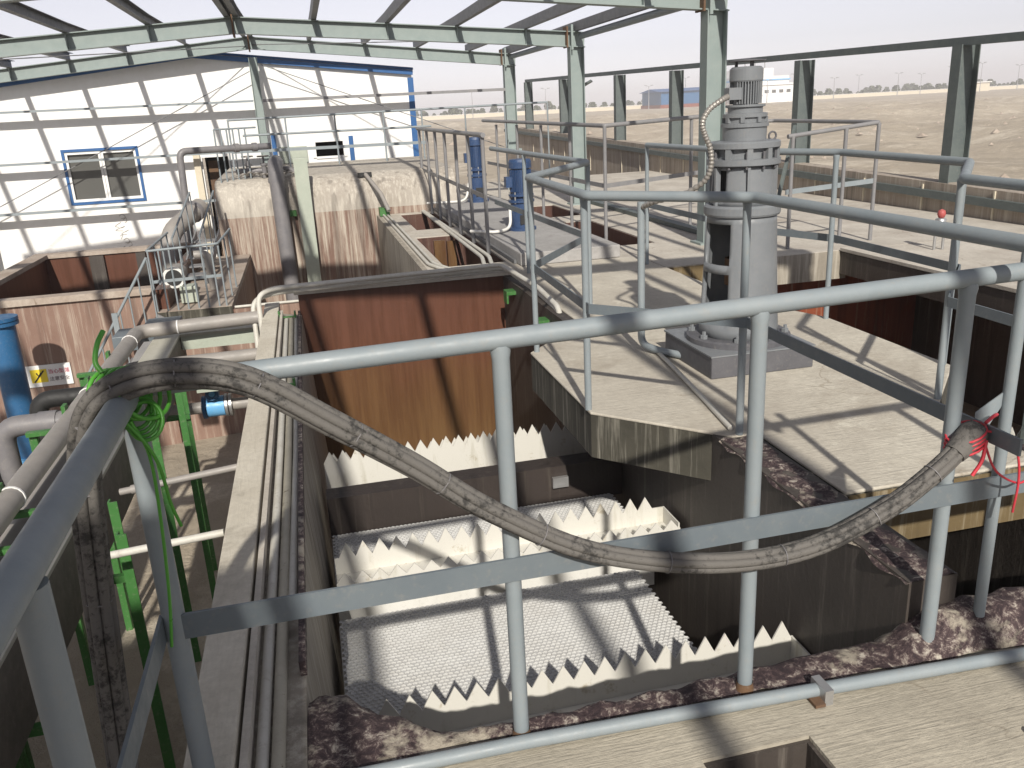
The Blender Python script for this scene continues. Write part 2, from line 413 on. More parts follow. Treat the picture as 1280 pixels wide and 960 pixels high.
t = thing('boundary_wall', 'long low cream boundary wall far across the desert in front of the tree row', 'wall', (250,320,-1.1))
MB().bar((30,336,-.4),(520,330,-.4),.3,1.6).build('wall_run', M['cream'], t)
MB().bar((30,336,.48),(520,330,.48),.5,.12).build('coping', M['wallw'], t)

t = thing('warehouse', 'long low blue shed with a red base far off, left of the white plant building', 'building', (143,300,-1.1))
MB().box(128,153,300,318,.2,4.6).build('wall', M['bluepipe'], t)
MB().box(127.6,153.4,299.6,318.4,-1.2,.2).build('base_band', M['redbrown'], t)
MB().add([(127,299,4.62),(154,299,4.62),(154,309,5.8),(127,309,5.8),(127,319,4.62),(154,319,4.62)],[(0,1,2,3),(3,2,5,4),(0,3,4),(1,5,2)]).build('roof', M['trim'], t)
t = thing('factory_building', 'white multi-storey plant building with rows of dark windows on the horizon', 'building', (172,300,-1.1))
MB().box(158,181,300,325,-1.2,5.2).build('wall', M['wallw'], t)
MB().box(159,180,302,324,5.2,8.4).build('upper_storey', M['white'], t)
MB().box(163,174,303,322,8.4,11.2).build('penthouse', M['wallw'], t)
MB().box(157.5,181.5,299.5,325.5,5.15,5.7).build('cornice', M['wallw'], t)
MB().box(158.6,180.4,301.6,324.4,6.9,7.3).build('window_band', M['bluelt'], t)
for i in range(7):
    MB().box(160+3*i,161.6+3*i,299.9,300.2,2.4,3.5).build('window', M['glass'], t)
for i in range(3):
    MB().tube([(164+4*i,306,11),(164+4*i,306,13.6+i*.6)],.25,6).build('vent_stack', M['zinc'], t)
t = thing('low_hut', 'small cream flat-roofed hut at the far right of the horizon tree row', 'hut', (262,300,-1))
MB().box(257,267,300,308,-1.1,2.2).build('wall', M['cream'], t); MB().box(256.5,267.5,299.5,308.5,2.2,2.6).build('roof', M['white'], t)
lamp = None
for i in range(26):
    xx = .18+1.2*(i+.4*random.random())/26; d = 280+60*random.random(); x, y = far(xx, d); h = 7+4*random.random()
    if lamp is None:
        lamp = thing('street_lamp', 'thin grey lamp post rising above the far tree row', 'street lamp', (x,y,-1.1), 'lamp posts along the far road')
        MB().tube([(x,y,-1.1),(x,y,8)],[.16,.09],6).build('pole', M['zinc'], lamp)
        for sg in (-1,1):
            MB().bar((x,y,7.9),(x+1.7*sg,y,8.3),.12,.12).box(x+1.2*sg-.5,x+1.2*sg+.5,y-.2,y+.2,8.2,8.4).build('lamp_arm', M['zinc'], lamp)
    else:
        c = copy_tree(lamp, (x,y,-1.1)); c.scale = (1,1,h/9)

hz = NT('haze_air'); hz.t.nodes.remove(hz.b); pv = hz.n.new('ShaderNodeVolumePrincipled')
pv.inputs['Color'].default_value = (1,.975,1,1); pv.inputs['Density'].default_value = .0011; pv.inputs['Anisotropy'].default_value = -.15
hz.link(pv.outputs[0], hz.n['Material Output'].inputs['Volume'])
tag(MB().box(-1560,1560,-1560,1560,-3.7,18).build('haze', hz.m), 'pale dusty haze lying over the whole desert plain', 'haze', kind='stuff')

# ------------------------------------------------------------------ building with gable
t = thing('gable_building', 'white clad shed building with blue eaves trim and a sliding window', 'building', (-2,16.4,-2.2))
yw = 16.3
roof = [(-10,1.75),(-1.62,2.69),(2.12,2.27)]
def rz(x): return 2.69+(x+1.62)*(.112 if x < -1.62 else -.112)
b = MB()
# front wall with openings: window, hatch, door (built from strips)
holes = [(-3.93,-2.79,.40,1.24),(.26,.75,.92,1.17),(-1.72,-1.28,-2.2,1.02)]
cuts = sorted(set([-10,-1.62,2.1]+[v for h in holes for v in h[:2]]))
for x0,x1 in zip(cuts, cuts[1:]):
    hh = sorted([(h[2],h[3]) for h in holes if h[0] <= x0+1e-6 and h[1] >= x1-1e-6])
    z = -2.2
    for lo,hi in hh+[(None,None)]:
        if lo is None:
            b.add([(x0,yw,z),(x1,yw,z),(x1,yw,rz(x1)),(x0,yw,rz(x0)),(x0,yw+.08,z),(x1,yw+.08,z),(x1,yw+.08,rz(x1)),(x0,yw+.08,rz(x0))],
                  [(0,1,2,3),(7,6,5,4),(0,4,5,1),(1,5,6,2),(2,6,7,3),(3,7,4,0)])
        else:
            if lo > z: b.box(x0,x1,yw,yw+.08,z,lo)
            z = hi
b.box(2.02,2.1,yw+.08,28,-2.2,2.2)
b.build('wall', M['wallw'], t)
b = MB()
for i in range(len(roof)-1):
    (x0,z0),(x1,z1) = roof[i:i+2]
    b.bar((x0,yw-.04,z0+.01),(x1,yw-.04,z1+.01),.07,.075)
b.build('eaves_trim', M['trim'], t)
b = MB()
for i in range(len(roof)-1):
    (x0,z0),(x1,z1) = roof[i:i+2]
    b.add([(x0,yw,z0+.06),(x1+.02,yw,z1+.06),(x1+.02,28,z1+.06),(x0,28,z0+.06),(x0,yw,z0+.1),(x1+.02,yw,z1+.1),(x1+.02,28,z1+.1),(x0,28,z0+.1)],[(0,1,2,3),(4,7,6,5),(0,4,5,1),(1,5,6,2),(3,2,6,7)])
b.build('roof', M['trim'], t)
MB().box(2.02,2.125,yw-.012,yw+.1,.7,2.2).build('corner_trim', M['trim'], t)
def window(x0,x1,z0,z1, frame, sash, n=2):
    fr = MB()
    for a in ((x0-.045,x1+.045,z1,z1+.045),(x0-.045,x1+.045,z0-.045,z0),(x0-.045,x0,z0,z1),(x1,x1+.045,z0,z1)): fr.box(a[0],a[1],yw-.02,yw+.05,a[2],a[3])
    fo = fr.build('window', frame, t)
    sb = MB(); wd = (x1-x0)/n
    for i in range(n):
        a = x0+wd*i; c = a+wd
        for q in ((a,c,z1-.045,z1-.002),(a,c,z0+.002,z0+.045),(a+.002,a+.04,z0+.045,z1-.045),(c-.04,c-.002,z0+.045,z1-.045)): sb.box(q[0],q[1],yw+.0+.012*i,yw+.035+.012*i,q[2],q[3])
    sb.build('sash', sash, fo)
    MB().box(x0,x1,yw+.055,yw+.06,z0,z1).build('pane', M['glass'], fo)
window(-3.93,-2.79,.40,1.24, M['trim'], M['wallw'])
fr = MB()
for a in ((.2,.26,.9,1.2),(.75,.81,.9,1.2),(.26,.75,1.17,1.2),(.26,.75,.88,.92)): fr.box(a[0],a[1],yw-.02,yw+.06,a[2],a[3])
fo = fr.build('hatch_frame', M['wallw'], t)
MB().box(-2,1.2,19.5,19.6,-2,2).build('interior', M['void'], t)
MB().box(-.38,.1,yw-.06,yw-.003,.84,1.12).build('louvre_panel', M['traygr'], t)
MB().box(-.5,-.42,yw-.03,yw-.003,.75,1.35).build('door_jamb', M['trim'], t)
MB().box(.86,.94,yw-.03,yw-.003,.75,1.25).build('door_jamb', M['trim'], t)
MB().box(-1.86,-1.75,yw-.08,yw-.003,-2.2,1.08).build('door_frame', M['cream'], t)
d = MB().box(-1.66,-1.5,yw+.3,yw+.34,-2,.95).build('door', M['rust'], t)
b = MB()
for i in range(9):
    x = -3.25+.06*math.sin(i*2.1); z = .12-.07*i
    b.tube(spline([(x,yw-.006,z),(x+.06,yw-.006,z+.03),(x+.1*math.cos(i),yw-.006,z-.03),(x+.02,yw-.006,z-.05)],4),.0035,5)
b.build('scribble', M['pvc'], t)

# ------------------------------------------------------------------ steel shelter frame
t = thing('steel_shelter', 'open pale green steel portal frame with bare roof purlins over the tanks', 'steel frame', (-.7,8,0))
FR = [16., 12., 7.8, 3.6, -3.6]
def rt(x, y=0):
    a = 2.84-.068*abs(x+.65)
    return a if y <= 12 else a+(2.95-.095*abs(x+.65)-a)*(min(y,16)-12)/4
for i, y in enumerate(FR):
    top = 2.5
    if i < 3:
        zb = (.84,.2,.2)[i]
        MB().hbeam((3.85,y,zb),(3.85,y,top-.16),.2,.15,.012,up=(1,0,0)).box(3.7,4.0,y-.12,y+.12,zb-.02,zb+.02).build('column', M['steel'], t)
    else:
        MB().hbeam((3.85,y,-1),(3.85,y,top-.16),.2,.15,.012,up=(1,0,0)).build('column', M['steel'], t)
    MB().hbeam((-5.4,y,-2.2),(-5.4,y,top-.16),.2,.15,.012,up=(1,0,0)).build('column', M['steel'], t)
    b = MB()
    for xa, xb in ((-5.45,-.65),(-.65,3.98)):
        b.hbeam((xa,y,rt(xa,y)-.1),(xb,y,rt(xb,y)-.1),.2,.12,.012)
    for px_ in (.35,1.28,2.2,3.14,-1.65,-2.6,-3.5,-4.4,-5.3):
        b.box(px_-.006,px_+.006,y-.058,y+.058,rt(px_,y)-.19,rt(px_,y)-.012)
    b.build('rafter', M['steel'], t)
    MB().box(-.66,-.64,y-.1,y+.1,rt(-.65,y)-.24,rt(-.65,y)+.02).build('ridge_plate', M['rust'], t)
    MB().box(3.70,3.72,y-.09,y+.09,2.33,2.6).build('eave_plate', M['rust'], t)
for x in (-.60,-.71,.35,1.28,2.2,3.14,3.86,-1.65,-2.6,-3.5,-4.4,-5.3):
    b = MB(); st = [-3.7,12,16.25]
    for ya,yb in zip(st,st[1:]):
        za,zb_ = rt(x,ya)+.004, rt(x,yb)+.004
        b.bar((x-.03,ya,za+.06),(x-.03,yb,zb_+.06),.007,.12).bar((x+.004,ya,za+.115),(x+.004,yb,zb_+.115),.06,.007).bar((x+.004,ya,za+.005),(x+.004,yb,zb_+.005),.06,.007)
    b.build('purlin', M['purlin'], t)
for y0,y1 in ((16,12),(12,7.8),(7.8,3.6)):
    MB().tube([(3.9,y0-.1,2.47),(3.9,y1+.1,2.47)],.042,10).build('eave_tie', M['rail'], t)
for y in (16,12,7.8):
    MB().box(3.76,3.79,y-.1,y+.1,2.3,2.62).build('gusset', M['steel'], t)
MB().hbeam((-.62,16,-.5),(-.62,16,2.62),.14,.12,.01,up=(1,0,0)).build('wind_post', M['steel'], t)
for z in (1.93,1.11,.31):
    MB().box(-5.3,-.7,15.93,16.07,z-.006,z+.006).box(-5.3,-.7,15.93,15.938,z-.03,z-.006).build('girt', M['rail'], t)
MB().box(-.54,3.75,15.93,16.07,1.925,1.94).box(-.54,3.75,15.93,15.938,1.89,1.925).build('girt', M['raildk'], t)
for a,c in (((-5.3,12,2.40),(-.7,16,2.80)),((-.6,16,2.82),(3.8,12,2.45))):
    MB().tube([a,c],.008,6).build('brace_rod', M['purlin'], t)
for a,c in (((-5.3,16.02,.3),(-.7,16.02,2.4)),((3.7,16.02,.9),(-.5,16.02,2.5))):
    MB().tube([a,c],.008,6).build('brace_rod', M['purlin'], t)

# ------------------------------------------------------------------ right parapet + wall frame
t = thing('parapet_wall', 'long low stained concrete parapet at the desert edge of the deck', 'wall', (7.1,14,-.2))
b = MB()
ys = [-3,3,7.2,10.7,16.2,23.5,30]; zt = [.42,.46,.50,.58,.70,.86,1.0]
for i in range(len(ys)-1):
    y0,y1 = ys[i:i+2]
    b.add([(7.0,y0,-1.2),(7.22,y0,-1.2),(7.22,y1,-1.2),(7.0,y1,-1.2),(7.0,y0,zt[i]),(7.22,y0,zt[i]),(7.22,y1,zt[i+1]),(7.0,y1,zt[i+1])],[(0,1,5,4),(1,2,6,5),(2,3,7,6),(3,0,4,7),(4,5,6,7)])
b.build('wall', M['parapet'], t)
b = MB()
for y in [7.6+1.1*i for i in range(18)]: b.box(6.985,7.0,y,y+.02,.0,.5)
b.build('joint_strip', M['cream'], t)
b = MB()
for i in range(len(ys)-1): b.bar((6.97,ys[i],zt[i]-.13),(6.97,ys[i+1],zt[i+1]-.13),.06,.085)
b.build('channel', M['steelw'], t)
t = thing('wall_frame', 'row of dark grey steel posts with one top rail standing along the parapet', 'steel frame', (7.2,14,.4))
for y in (4.6,8.42,11.58,16,19.08,23.4,27.2):
    zb = .39+(y-7)*.02; zt_ = 1.98+(y-8)*.02-(.03 if y > 9 else .0)
    MB().hbeam((7.14 if y<10 else 7.14,y,zb),(7.14,y,zt_),.24,.15,.012,up=(1,0,0)).box(6.98,7.3,y-.1,y+.1,zb-.0,zb+.015).build('post', M['steelw'], t)
MB().bar((7.14,2,1.9),(7.14,27.4,2.38),.10,.085).build('top_rail', M['steelw'], t)
t = thing('floodlight', 'dark tilted floodlight on a bracket near the far end of the parapet', 'lamp', (7.0,22,1.2))
MB().bar((6.95,22,1.9),(7.4,21.8,2.15),.45,.05,(0,0,1)).build('lamp_head', M['steelw'], t)
MB().tube([(7.05,22,1.1),(7.1,22,1.95)],.03,8).build('bracket', M['steelw'], t)

# ------------------------------------------------------------------ tall tank
t = thing('tall_tank', 'tall streaked brown tank with rounded pale rim behind the deck openings', 'tank', (.4,14,-2.2))
yf = 12.6
b = MB()
prof = [(yf,-2.2),(yf,.30),(yf+.002,.36),(yf+.03,.52),(yf+.1,.66),(yf+.22,.76),(yf+.4,.80)]
x0,x1 = -1.24,2.15
vs = [(x0,y,z) for y,z in prof[:2]]+[(x1,y,z) for y,z in prof[:2]]
b.add(vs,[(0,2,3,1)]); b.add([(x0,yf,-2.2),(x0,15.8,-2.2),(x0,15.8,.30),(x0,yf,.30)],[(0,1,2,3)]); b.add([(x1,yf,-2.2),(x1,15.8,-2.2),(x1,15.8,.30),(x1,yf,.30)],[(0,1,2,3)])
b.build('lining', M['tall'], t)
b = MB()
p2 = [(y,z) for y,z in prof[1:]]
n_ = len(p2)
b.add([(x0,y,z) for y,z in p2]+[(x1,y,z) for y,z in p2],[(i,n_+i,n_+i+1,i+1) for i in range(n_-1)],True)
b.add([(x0,yf+.4,.80),(x1,yf+.4,.80),(x1,15.8,.84),(x0,15.8,.84)],[(0,1,2,3)])
for x in (x0,x1): b.add([(x,y,z) for y,z in p2]+[(x,15.8,.84),(x,15.8,.30)],[tuple(range(n_+2))])
b.build('rim', M['rim'], t)
t2 = thing('pipe_sleeve', 'small black pipe sleeve on the rounded rim of the tall tank', 'pipe fitting', (.82,12.9,.7))
MB().box(.75,.95,12.75,12.82,.74,.80).build('clamp', M['ink'], t2); MB().tube([(.85,12.8,.79),(1.02,12.3,.52),(1.09,12.1,.30)],.03,8).build('drain_pipe', M['pvc'], t2)

def pipe(name, label, pts, r, mat, rad=.12, cat='pipe', group=None, n=14, rings=None, ringmat=None):
    b = MB().tube(arc(pts, rad, 6), r, n)
    if not rings:
        o = b.build(name, mat); return tag(o, label, cat, group)
    c = [sum(v)/len(pts) for v in zip(*pts)]
    th = thing(name, label, cat, (c[0],c[1],min(p[2] for p in pts)), group)
    b.build('run', mat, th)
    for p, q, k, l in rings:
        MB().tube([p,q], k, 16).build(l, ringmat or mat, th)
    return th
pipe('riser_pipe','thick dark grey riser pipe running down the streaked face of the tall tank',[(-.38,13.2,1.0),(-.38,12.45,1.0),(-.36,12.42,-.9)],.105,M['pvcdk'],.22,rings=[((-.38,12.48,.82),(-.38,12.47,.76),.118,'collar')])
o = MB().box(-.13,.06,12.38,12.55,-1.2,1.07).build('cable_tray', M['traygr'], bevel=.004); tag(o,'pale green-grey cable tray standing upright against the tall tank face','cable tray')
tag(MB().box(-.26,-.17,12.50,12.59,.28,.36).build('cable_bracket', M['green']),'small green bracket on the tall tank beside the upright cable tray','bracket')
pipe('overflow_pipe','slim dark grey pipe bent over from the tall tank top down to the landing',[(-.42,12.9,1.24),(-1.58,12.4,1.25),(-1.62,12.35,-.2)],.045,M['pvcdk'],.1,rings=[((-.9,12.69,1.245),(-.84,12.72,1.245),.06,'union'),((-.66,12.8,1.24),(-.6,12.82,1.24),.06,'union')])
pipe('vent_elbow','large grey elbow pipe reaching over the open brown tank by the stairs',[(-1.45,12.55,.50),(-1.80,11.7,.25),(-1.82,11.68,-.6)],.12,M['pvc'],.28,n=18,rings=[((-1.50,12.42,.462),(-1.53,12.35,.442),.14,'collar')],ringmat=M['pvcdk'])
# valves on tank top
for i,(x,y,lb) in enumerate(((-.55,13.1,'hand valve with small wheel behind the riser pipe on the tall tank'),(-.78,13.3,'hand valve at the left end of the tall tank top by the slim pipe'))):
    t2 = thing('gate_valve', lb, 'valve', (x,y,.8))
    MB().lathe([(0,0),(.05,0),(.05,.05),(.035,.06),(.035,.16),(.05,.17),(.05,.2),(.015,.21),(.015,.3),(0,.3)],(x,y,.8),12).build('valve_body', M['pvcdk'], t2)
    MB().lathe([(.07,.29),(.085,.29),(.085,.31),(.07,.31),(.07,.29)],(x,y,.8),16).bar((x-.08,y,1.1),(x+.08,y,1.1),.012,.012).build('handwheel', M['pvc'], t2)
pipe('header_pipe','short dark pipe lying across the tall tank top between the valves',[(-.95,13.2,.9),(-.2,13.15,.9),(-.1,13.15,.82)],.04,M['pvcdk'],.05)
b = MB()
for i in range(9):
    a = i*.7; x = -.9+.09*i
    b.tube(spline([(x,13.0+.1*math.sin(a),.84),(x+.06,12.9,.88+.02*math.sin(a*2)),(x+.12,13.05,.85)],5),.012,6)
tag(b.build('loose_hose', M['pvc']),'tangle of loose thin hose lying on the tall tank rim','hose')

# ------------------------------------------------------------------ railing builder
def railing(label, loc, tops, posts, mids=(), r=.02, rp=.017, mat=None, barmat=None, group=None, barh=.045, rust=False, extra=None):
    mat = mat or M['rail']; barmat = barmat or M['bar']
    t = thing('railing', label, 'railing', loc, group)
    for p in tops: MB().tube(arc(p, .03, 3), r, 12).build('top_rail', mat, t)
    for (x,y,z0,z1) in posts:
        po = MB().tube([(x,y,z0),(x,y,z1-.03),(x,y,z1-.012),(x,y,z1)], [rp,rp,rp*1.16,rp*1.1], 12).build('post', mat, t)
        if rust: MB().tube([(x,y,z0),(x,y,z0+.035)], rp+.004, 12).build('rusty_foot', M['rust'], po)
    for p in mids:
        b = MB()
        for a,c in zip(p,p[1:]): b.bar(a,c,.007,barh)
        b.build('mid_rail', barmat, t)
    return t
# front railing (L shaped)
t = thing('railing','foreground pale grey-blue pipe railing along the front kerb with a flat middle bar','railing',(.6,1.8,0))
MB().tube([(-.43,1.79,1.066),(2.7,1.79,1.128)],.0235,16).build('top_rail', M['rail'], t)
MB().tube([(-.40,1.80,1.06),(-.40,-.8,1.04)],.0265,16).build('side_rail', M['rail'], t)
for x,y,z in ((.38,1.79,0),(1.02,1.79,0),(1.60,1.79,0),(2.3,1.80,0)):
    p = MB().tube([(x,y,z),(x,y,1.03+.02*x),(x,y,1.048+.02*x),(x,y,1.062+.02*x)],[.0205,.0205,.0235,.022],14).build('post', M['rail'], t)
    MB().lathe([(.0225,0),(.027,0),(.026,.008),(.0235,.018),(.0225,.03)],(x,y,z),14,smooth=True).build('rusty_foot', M['rust'], p)
for x,y,z in ((-.40,1.78,.0),(-.40,1.06,.0)):
    MB().tube([(x,y,z),(x,y,1.03)],.0245,14).build('post', M['rail'], t)
MB().bar((-.415,1.768,.51),(1.60,1.768,.515),.008,.062).build('mid_rail', M['bar'], t)
MB().bar((1.60,1.768,.515),(2.4,1.77,.515),.008,.062).build('mid_rail', M['bar'], t)
MB().bar((-.425,1.78,.51),(-.425,-.8,.51),.008,.062).build('side_mid_rail', M['bar'], t)

# ------------------------------------------------------------------ near platform
t = thing('concrete_platform','near concrete walkway slab with a square hatch hole and rough brushed top','platform',(1.4,.6,-2.2))
b = MB()
X0,X1,Y0,Y1 = -.2,3.6,-2.5,1.835
hx0,hx1,hy0,hy1 = .79,1.09,1.22,1.58
zt_ = 0.
b.box(X0,hx0,Y0,Y1,-.2,zt_).box(hx1,X1,Y0,Y1,-.2,zt_).box(hx0,hx1,Y0,hy0,-.2,zt_).box(hx0,hx1,hy1,Y1,-.2,zt_)
b.build('top', M['deck'], t)
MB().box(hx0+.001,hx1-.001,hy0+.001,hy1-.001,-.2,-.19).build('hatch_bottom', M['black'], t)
MB().box(hx0+.001,hx1-.001,hy1-.012,hy1-.001,-.189,-.01).box(hx0+.001,hx0+.012,hy0+.001,hy1-.013,-.189,-.01).box(hx1-.012,hx1-.001,hy0+.001,hy1-.013,-.189,-.01).build('hatch_shade', M['dark'], t)  # thin dark sheets stand in for shade on the hatch sides
# rough kerb
b = MB()
N = 150
KP = [(-.2,2.15),(-.05,2.14),(.02,2.02),(.08,1.99),(.12,1.95),(.17,1.885),(.22,1.865),(.38,1.862),(.8,1.868),(1.3,1.90),(1.6,1.90),(2.8,1.90)]
def inner(x):
    for (a,ya),(c,yc) in zip(KP,KP[1:]):
        if a <= x <= c: return ya+(yc-ya)*(x-a)/(c-a)+.006*math.sin(x*43)+.004*math.sin(x*91+1)
    return 1.9
rows = 7
vs = []
for i in range(N+1):
    x = -.2+3.*i/N
    yi = inner(x)
    for j in range(rows):
        q = j/(rows-1); y0_ = 1.812-.045*max(0,x)-.012*math.sin(x*17)*.3; y = y0_+(yi-y0_)*q
        z = .006+.004*math.sin(x*37+j)+.003*math.sin(x*90+j*2.3)+.006*math.sin(math.pi*q)
        if q == 1: z -= .035
        if j == rows-2: z -= .008
        if j: z += .095*min(1,max(0,(x-1.5)/.16))*min(1,j/2)
        vs.append((x,y,z))
    vs.append((x,yi+.004*math.sin(x*60),-.25)); vs.append((x,yi-.02,-1.6))
rw = rows+2
b.add(vs,[(i*rw+j,(i+1)*rw+j,(i+1)*rw+j+1,i*rw+j+1) for i in range(N) for j in range(rw-1)],True)
b.build('kerb', M['kerb'], t)
# stain patch near left on the platform
b = MB()
pts = []
for i in range(24):
    a = i/24*6.283; rr = 1+.22*math.sin(a*3+1)+.14*math.sin(a*7)
    pts.append((.0+.20*rr*math.cos(a), 1.80+.10*rr*math.sin(a), .005))
b.add(pts,[tuple(range(24))]); b.build('dark_stain', M['kerb'], t)
pipe('conduit','pale grey conduit lying on the near platform along the foot of the front railing',[(-.1,1.752,.022),(.4,1.745,.022),(1.15,1.71,.022),(2.6,1.63,.022)],.0185,M['rail'],.02)
t = thing('pipe_clip','small rusty clip holding the conduit on the near platform','clip',(1.2,1.69,0))
MB().box(1.19,1.215,1.665,1.735,.0,.046).build('strap', M['zinc'], t); MB().box(1.16,1.19,1.66,1.70,.003,.012).build('foot', M['rust'], t)
b = MB()
for i in range(1): b.lathe([(0,0),(.016,.002),(.014,.014),(0,.02)],(1.62,1.42,0),7)
tag(b.build('pebble', M['white']),'single white pebble on the near platform right of the hatch','pebble')

# ------------------------------------------------------------------ left settling tank
t = thing('settling_tank','open settling tank with brown lining and dark inner walls holding white weirs','tank',(.7,4.5,-1.8))
MB().box(-.17,1.58,7.15,7.35,-1.8,.2).build('far_wall', M['brown'], t)
MB().box(-.2,1.7,7.10,7.38,.2,.225).build('far_coping', M['pale'], t)
b = MB()  # left wall, battered inner face
b.add([(-.46,1.7,-2.2),(-.46,7.38,-2.2),(-.46,7.38,.02),(-.46,1.7,.02),(-.05,1.7,-1.8),(-.05,7.15,-1.8),(-.16,7.15,.02),(-.17,1.7,.02)],
      [(0,1,2,3),(4,7,6,5),(3,2,6,7),(0,3,7,4)])
b.build('left_wall', M['dirty'], t)
o = MB().box(-.455,-.335,-2.,7.38,.02,.10).build('left_coping', M['board'], t, bevel=.006)
MB().box(-.325,-.305,-2.,7.1,.02,.085).build('coping_strip', M['pale'], t)
MB().box(-.185,-.165,2.2,7.1,.02,.07).build('inner_strip', M['kerb'], t)
# dividing wall with flush mottled top
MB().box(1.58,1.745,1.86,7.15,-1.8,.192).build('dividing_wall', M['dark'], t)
b = MB(); vs = []
for i in range(41):
    y = 1.858+1.2*i/40; 
    for j,x in enumerate((1.572,1.6,1.66,1.72,1.752)): vs.append((x+.006*math.sin(y*40+j),y,.196+.008*math.sin(y*31+j*2)-(.015 if j in (0,4) else 0)))
b.add(vs,[(i*5+j,(i+1)*5+j,(i+1)*5+j+1,i*5+j+1) for i in range(40) for j in range(4)],True)
b.build('stained_coping', M['kerb'], t)
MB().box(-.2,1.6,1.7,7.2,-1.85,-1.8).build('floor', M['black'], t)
# support beam and weirs
t = thing('support_beam','dark brown beam crossing the tank under the far weir','beam',(.75,4.4,-.63))
MB().box(-.09,1.57,4.22,4.36,-.58,-.352).build('beam_web', M['beamdk'], t); MB().box(1.15,1.24,4.19,4.215,-.47,-.41).build('bolt_plate', M['zinc'], t)
def weir_plate(x0,x1,y,ztip,zbot,pitch=.077,dep=.070,th=.006,phase=0.):
    b = MB(); n = int((x1-x0)/pitch); zr = ztip-dep
    b.box(x0,x1,y-th/2,y+th/2,zbot,zr)
    for i in range(n):
        a = x0+pitch*i+phase; c = a+pitch; m = (a+c)/2; jt = random.uniform(-.003,.003)
        if c > x1+1e-4: break
        b.add([(a+.001,y-th/2,zr),(c-.001,y-th/2,zr),(m,y-th/2,ztip+jt),(a+.001,y+th/2,zr),(c-.001,y+th/2,zr),(m,y+th/2,ztip+jt)],[(0,1,2),(5,4,3),(1,4,5,2),(0,2,5,3)])
    return b
def weir(label, x0, x1, yn, yfar, ztip, zbot, zbn=None, dn=0., df=0., depn=.070):
    t = thing('weir_trough', label, 'weir trough', ((x0+x1)/2,(yn+yfar)/2,zbot), 'white saw-toothed weir troughs in the tanks')
    weir_plate(x0,x1,yn,ztip-dn,zbn if zbn else zbot,dep=depn).build('weir_plate', M['weir'], t)
    weir_plate(x0,x1,yfar,ztip-df,zbot,phase=.02).build('weir_plate', M['weir'], t)
    MB().box(x0,x1,yn+.004,yfar-.004,zbot,zbot+.008).build('trough_floor', M['weir'], t)
    MB().box(x1-.008,x1-.001,yn+.004,yfar-.004,zbot+.01,ztip-.07).build('end_plate', M['weir'], t)
    return t
weir('white saw-toothed weir trough nearest the front kerb', .0, 1.57, 2.16, 2.42, -.285, -.47, dn=.02)
weir('white saw-toothed weir trough in the middle of the tank with rust at its left end', -.075, 1.55, 3.38, 3.57, -.285, -.445, dn=.045, depn=.048)
weir('tallest white saw-toothed weir trough, at the far brown wall under the mixer slab', -.09, 1.56, 4.74, 5.05, -.285, -.585, df=.14)
# tube settler media
def media(label, x0, x1, y0, y1, z, pitch=.0225):
    t = thing('tube_settler', label, 'tube settler', ((x0+x1)/2,(y0+y1)/2,z-.2), 'white honeycomb tube settler packs')
    b = MB(); rr = pitch/math.sqrt(3); ri = rr*.89; rows_ = int((y1-y0)/(rr*1.5)); cols_ = int((x1-x0)/pitch)
    for j in range(rows_):
        for i in range(cols_):
            cx_ = x0+pitch*(i+.5+(.5 if j%2 else 0)); cy_ = y0+rr+rr*1.5*j
            ang = [math.pi/6+k*math.pi/3 for k in range(6)]
            zz = z+random.uniform(-.0015,.0015)
            o_ = [(cx_+rr*math.cos(a), cy_+rr*math.sin(a), z) for a in ang]
            i_ = [(cx_+ri*math.cos(a), cy_+ri*math.sin(a), zz) for a in ang]
            d_ = [(cx_+ri*.8*math.cos(a), cy_+ri*.8*math.sin(a), z-.0042) for a in ang]
            b.add(o_+i_+d_, [(k,(k+1)%6,6+(k+1)%6,6+k) for k in range(6)]+[(6+k,6+(k+1)%6,12+(k+1)%6,12+k) for k in range(6)])
            b.add([d_[k] for k in range(6)],[(0,1,2,3,4,5)])
    b.build('honeycomb', M['media'], t)
    MB().box(x0-.003,x1+.01,y0,y1,z-.25,z-.034).build('pack_body', M['white'], t)
    return t
media('large white honeycomb settler pack between the nearest and the middle weir', -.085, 1.31, 2.44, 3.36, -.55)
media('narrow white honeycomb settler strip behind the middle weir', -.085, 1.5, 3.60, 4.21, -.56)

# conduits on the left coping
for x,z,r,m,lb,y0 in ((-.285,.035,.017,'cond','pale conduit lying beside the coping strip on the left tank wall',-1.5),
                  (-.245,.036,.018,'condkh','dull khaki conduit, second from the left coping board',-1.5),
                  (-.207,.036,.016,'cond','thin pale conduit in the middle of the left tank wall top',2.6)):
    pipe('conduit', lb, [(x,y0,z),(x+.01,4.0,z),(x+.005,7.0,z)], r, M[m], .02, 'conduit', 'conduits along the left tank wall')
for x,y,lb in ((-.27,5.05,'green clamp across the conduits on the left tank wall near the hose'),(-.27,6.95,'green clamp at the far end of the left wall conduits')):
    t = thing('conduit_clamp', lb, 'clamp', (x,y,.02)); MB().box(x-.07,x-.055,y-.03,y+.03,.02,.11).build('bracket', M['green'], t); MB().box(x+.055,x+.07,y-.03,y+.03,.02,.10).build('bracket', M['green'], t); MB().box(x-.07,x+.07,y-.012,y+.012,.055,.063).build('strap', M['green'], t)
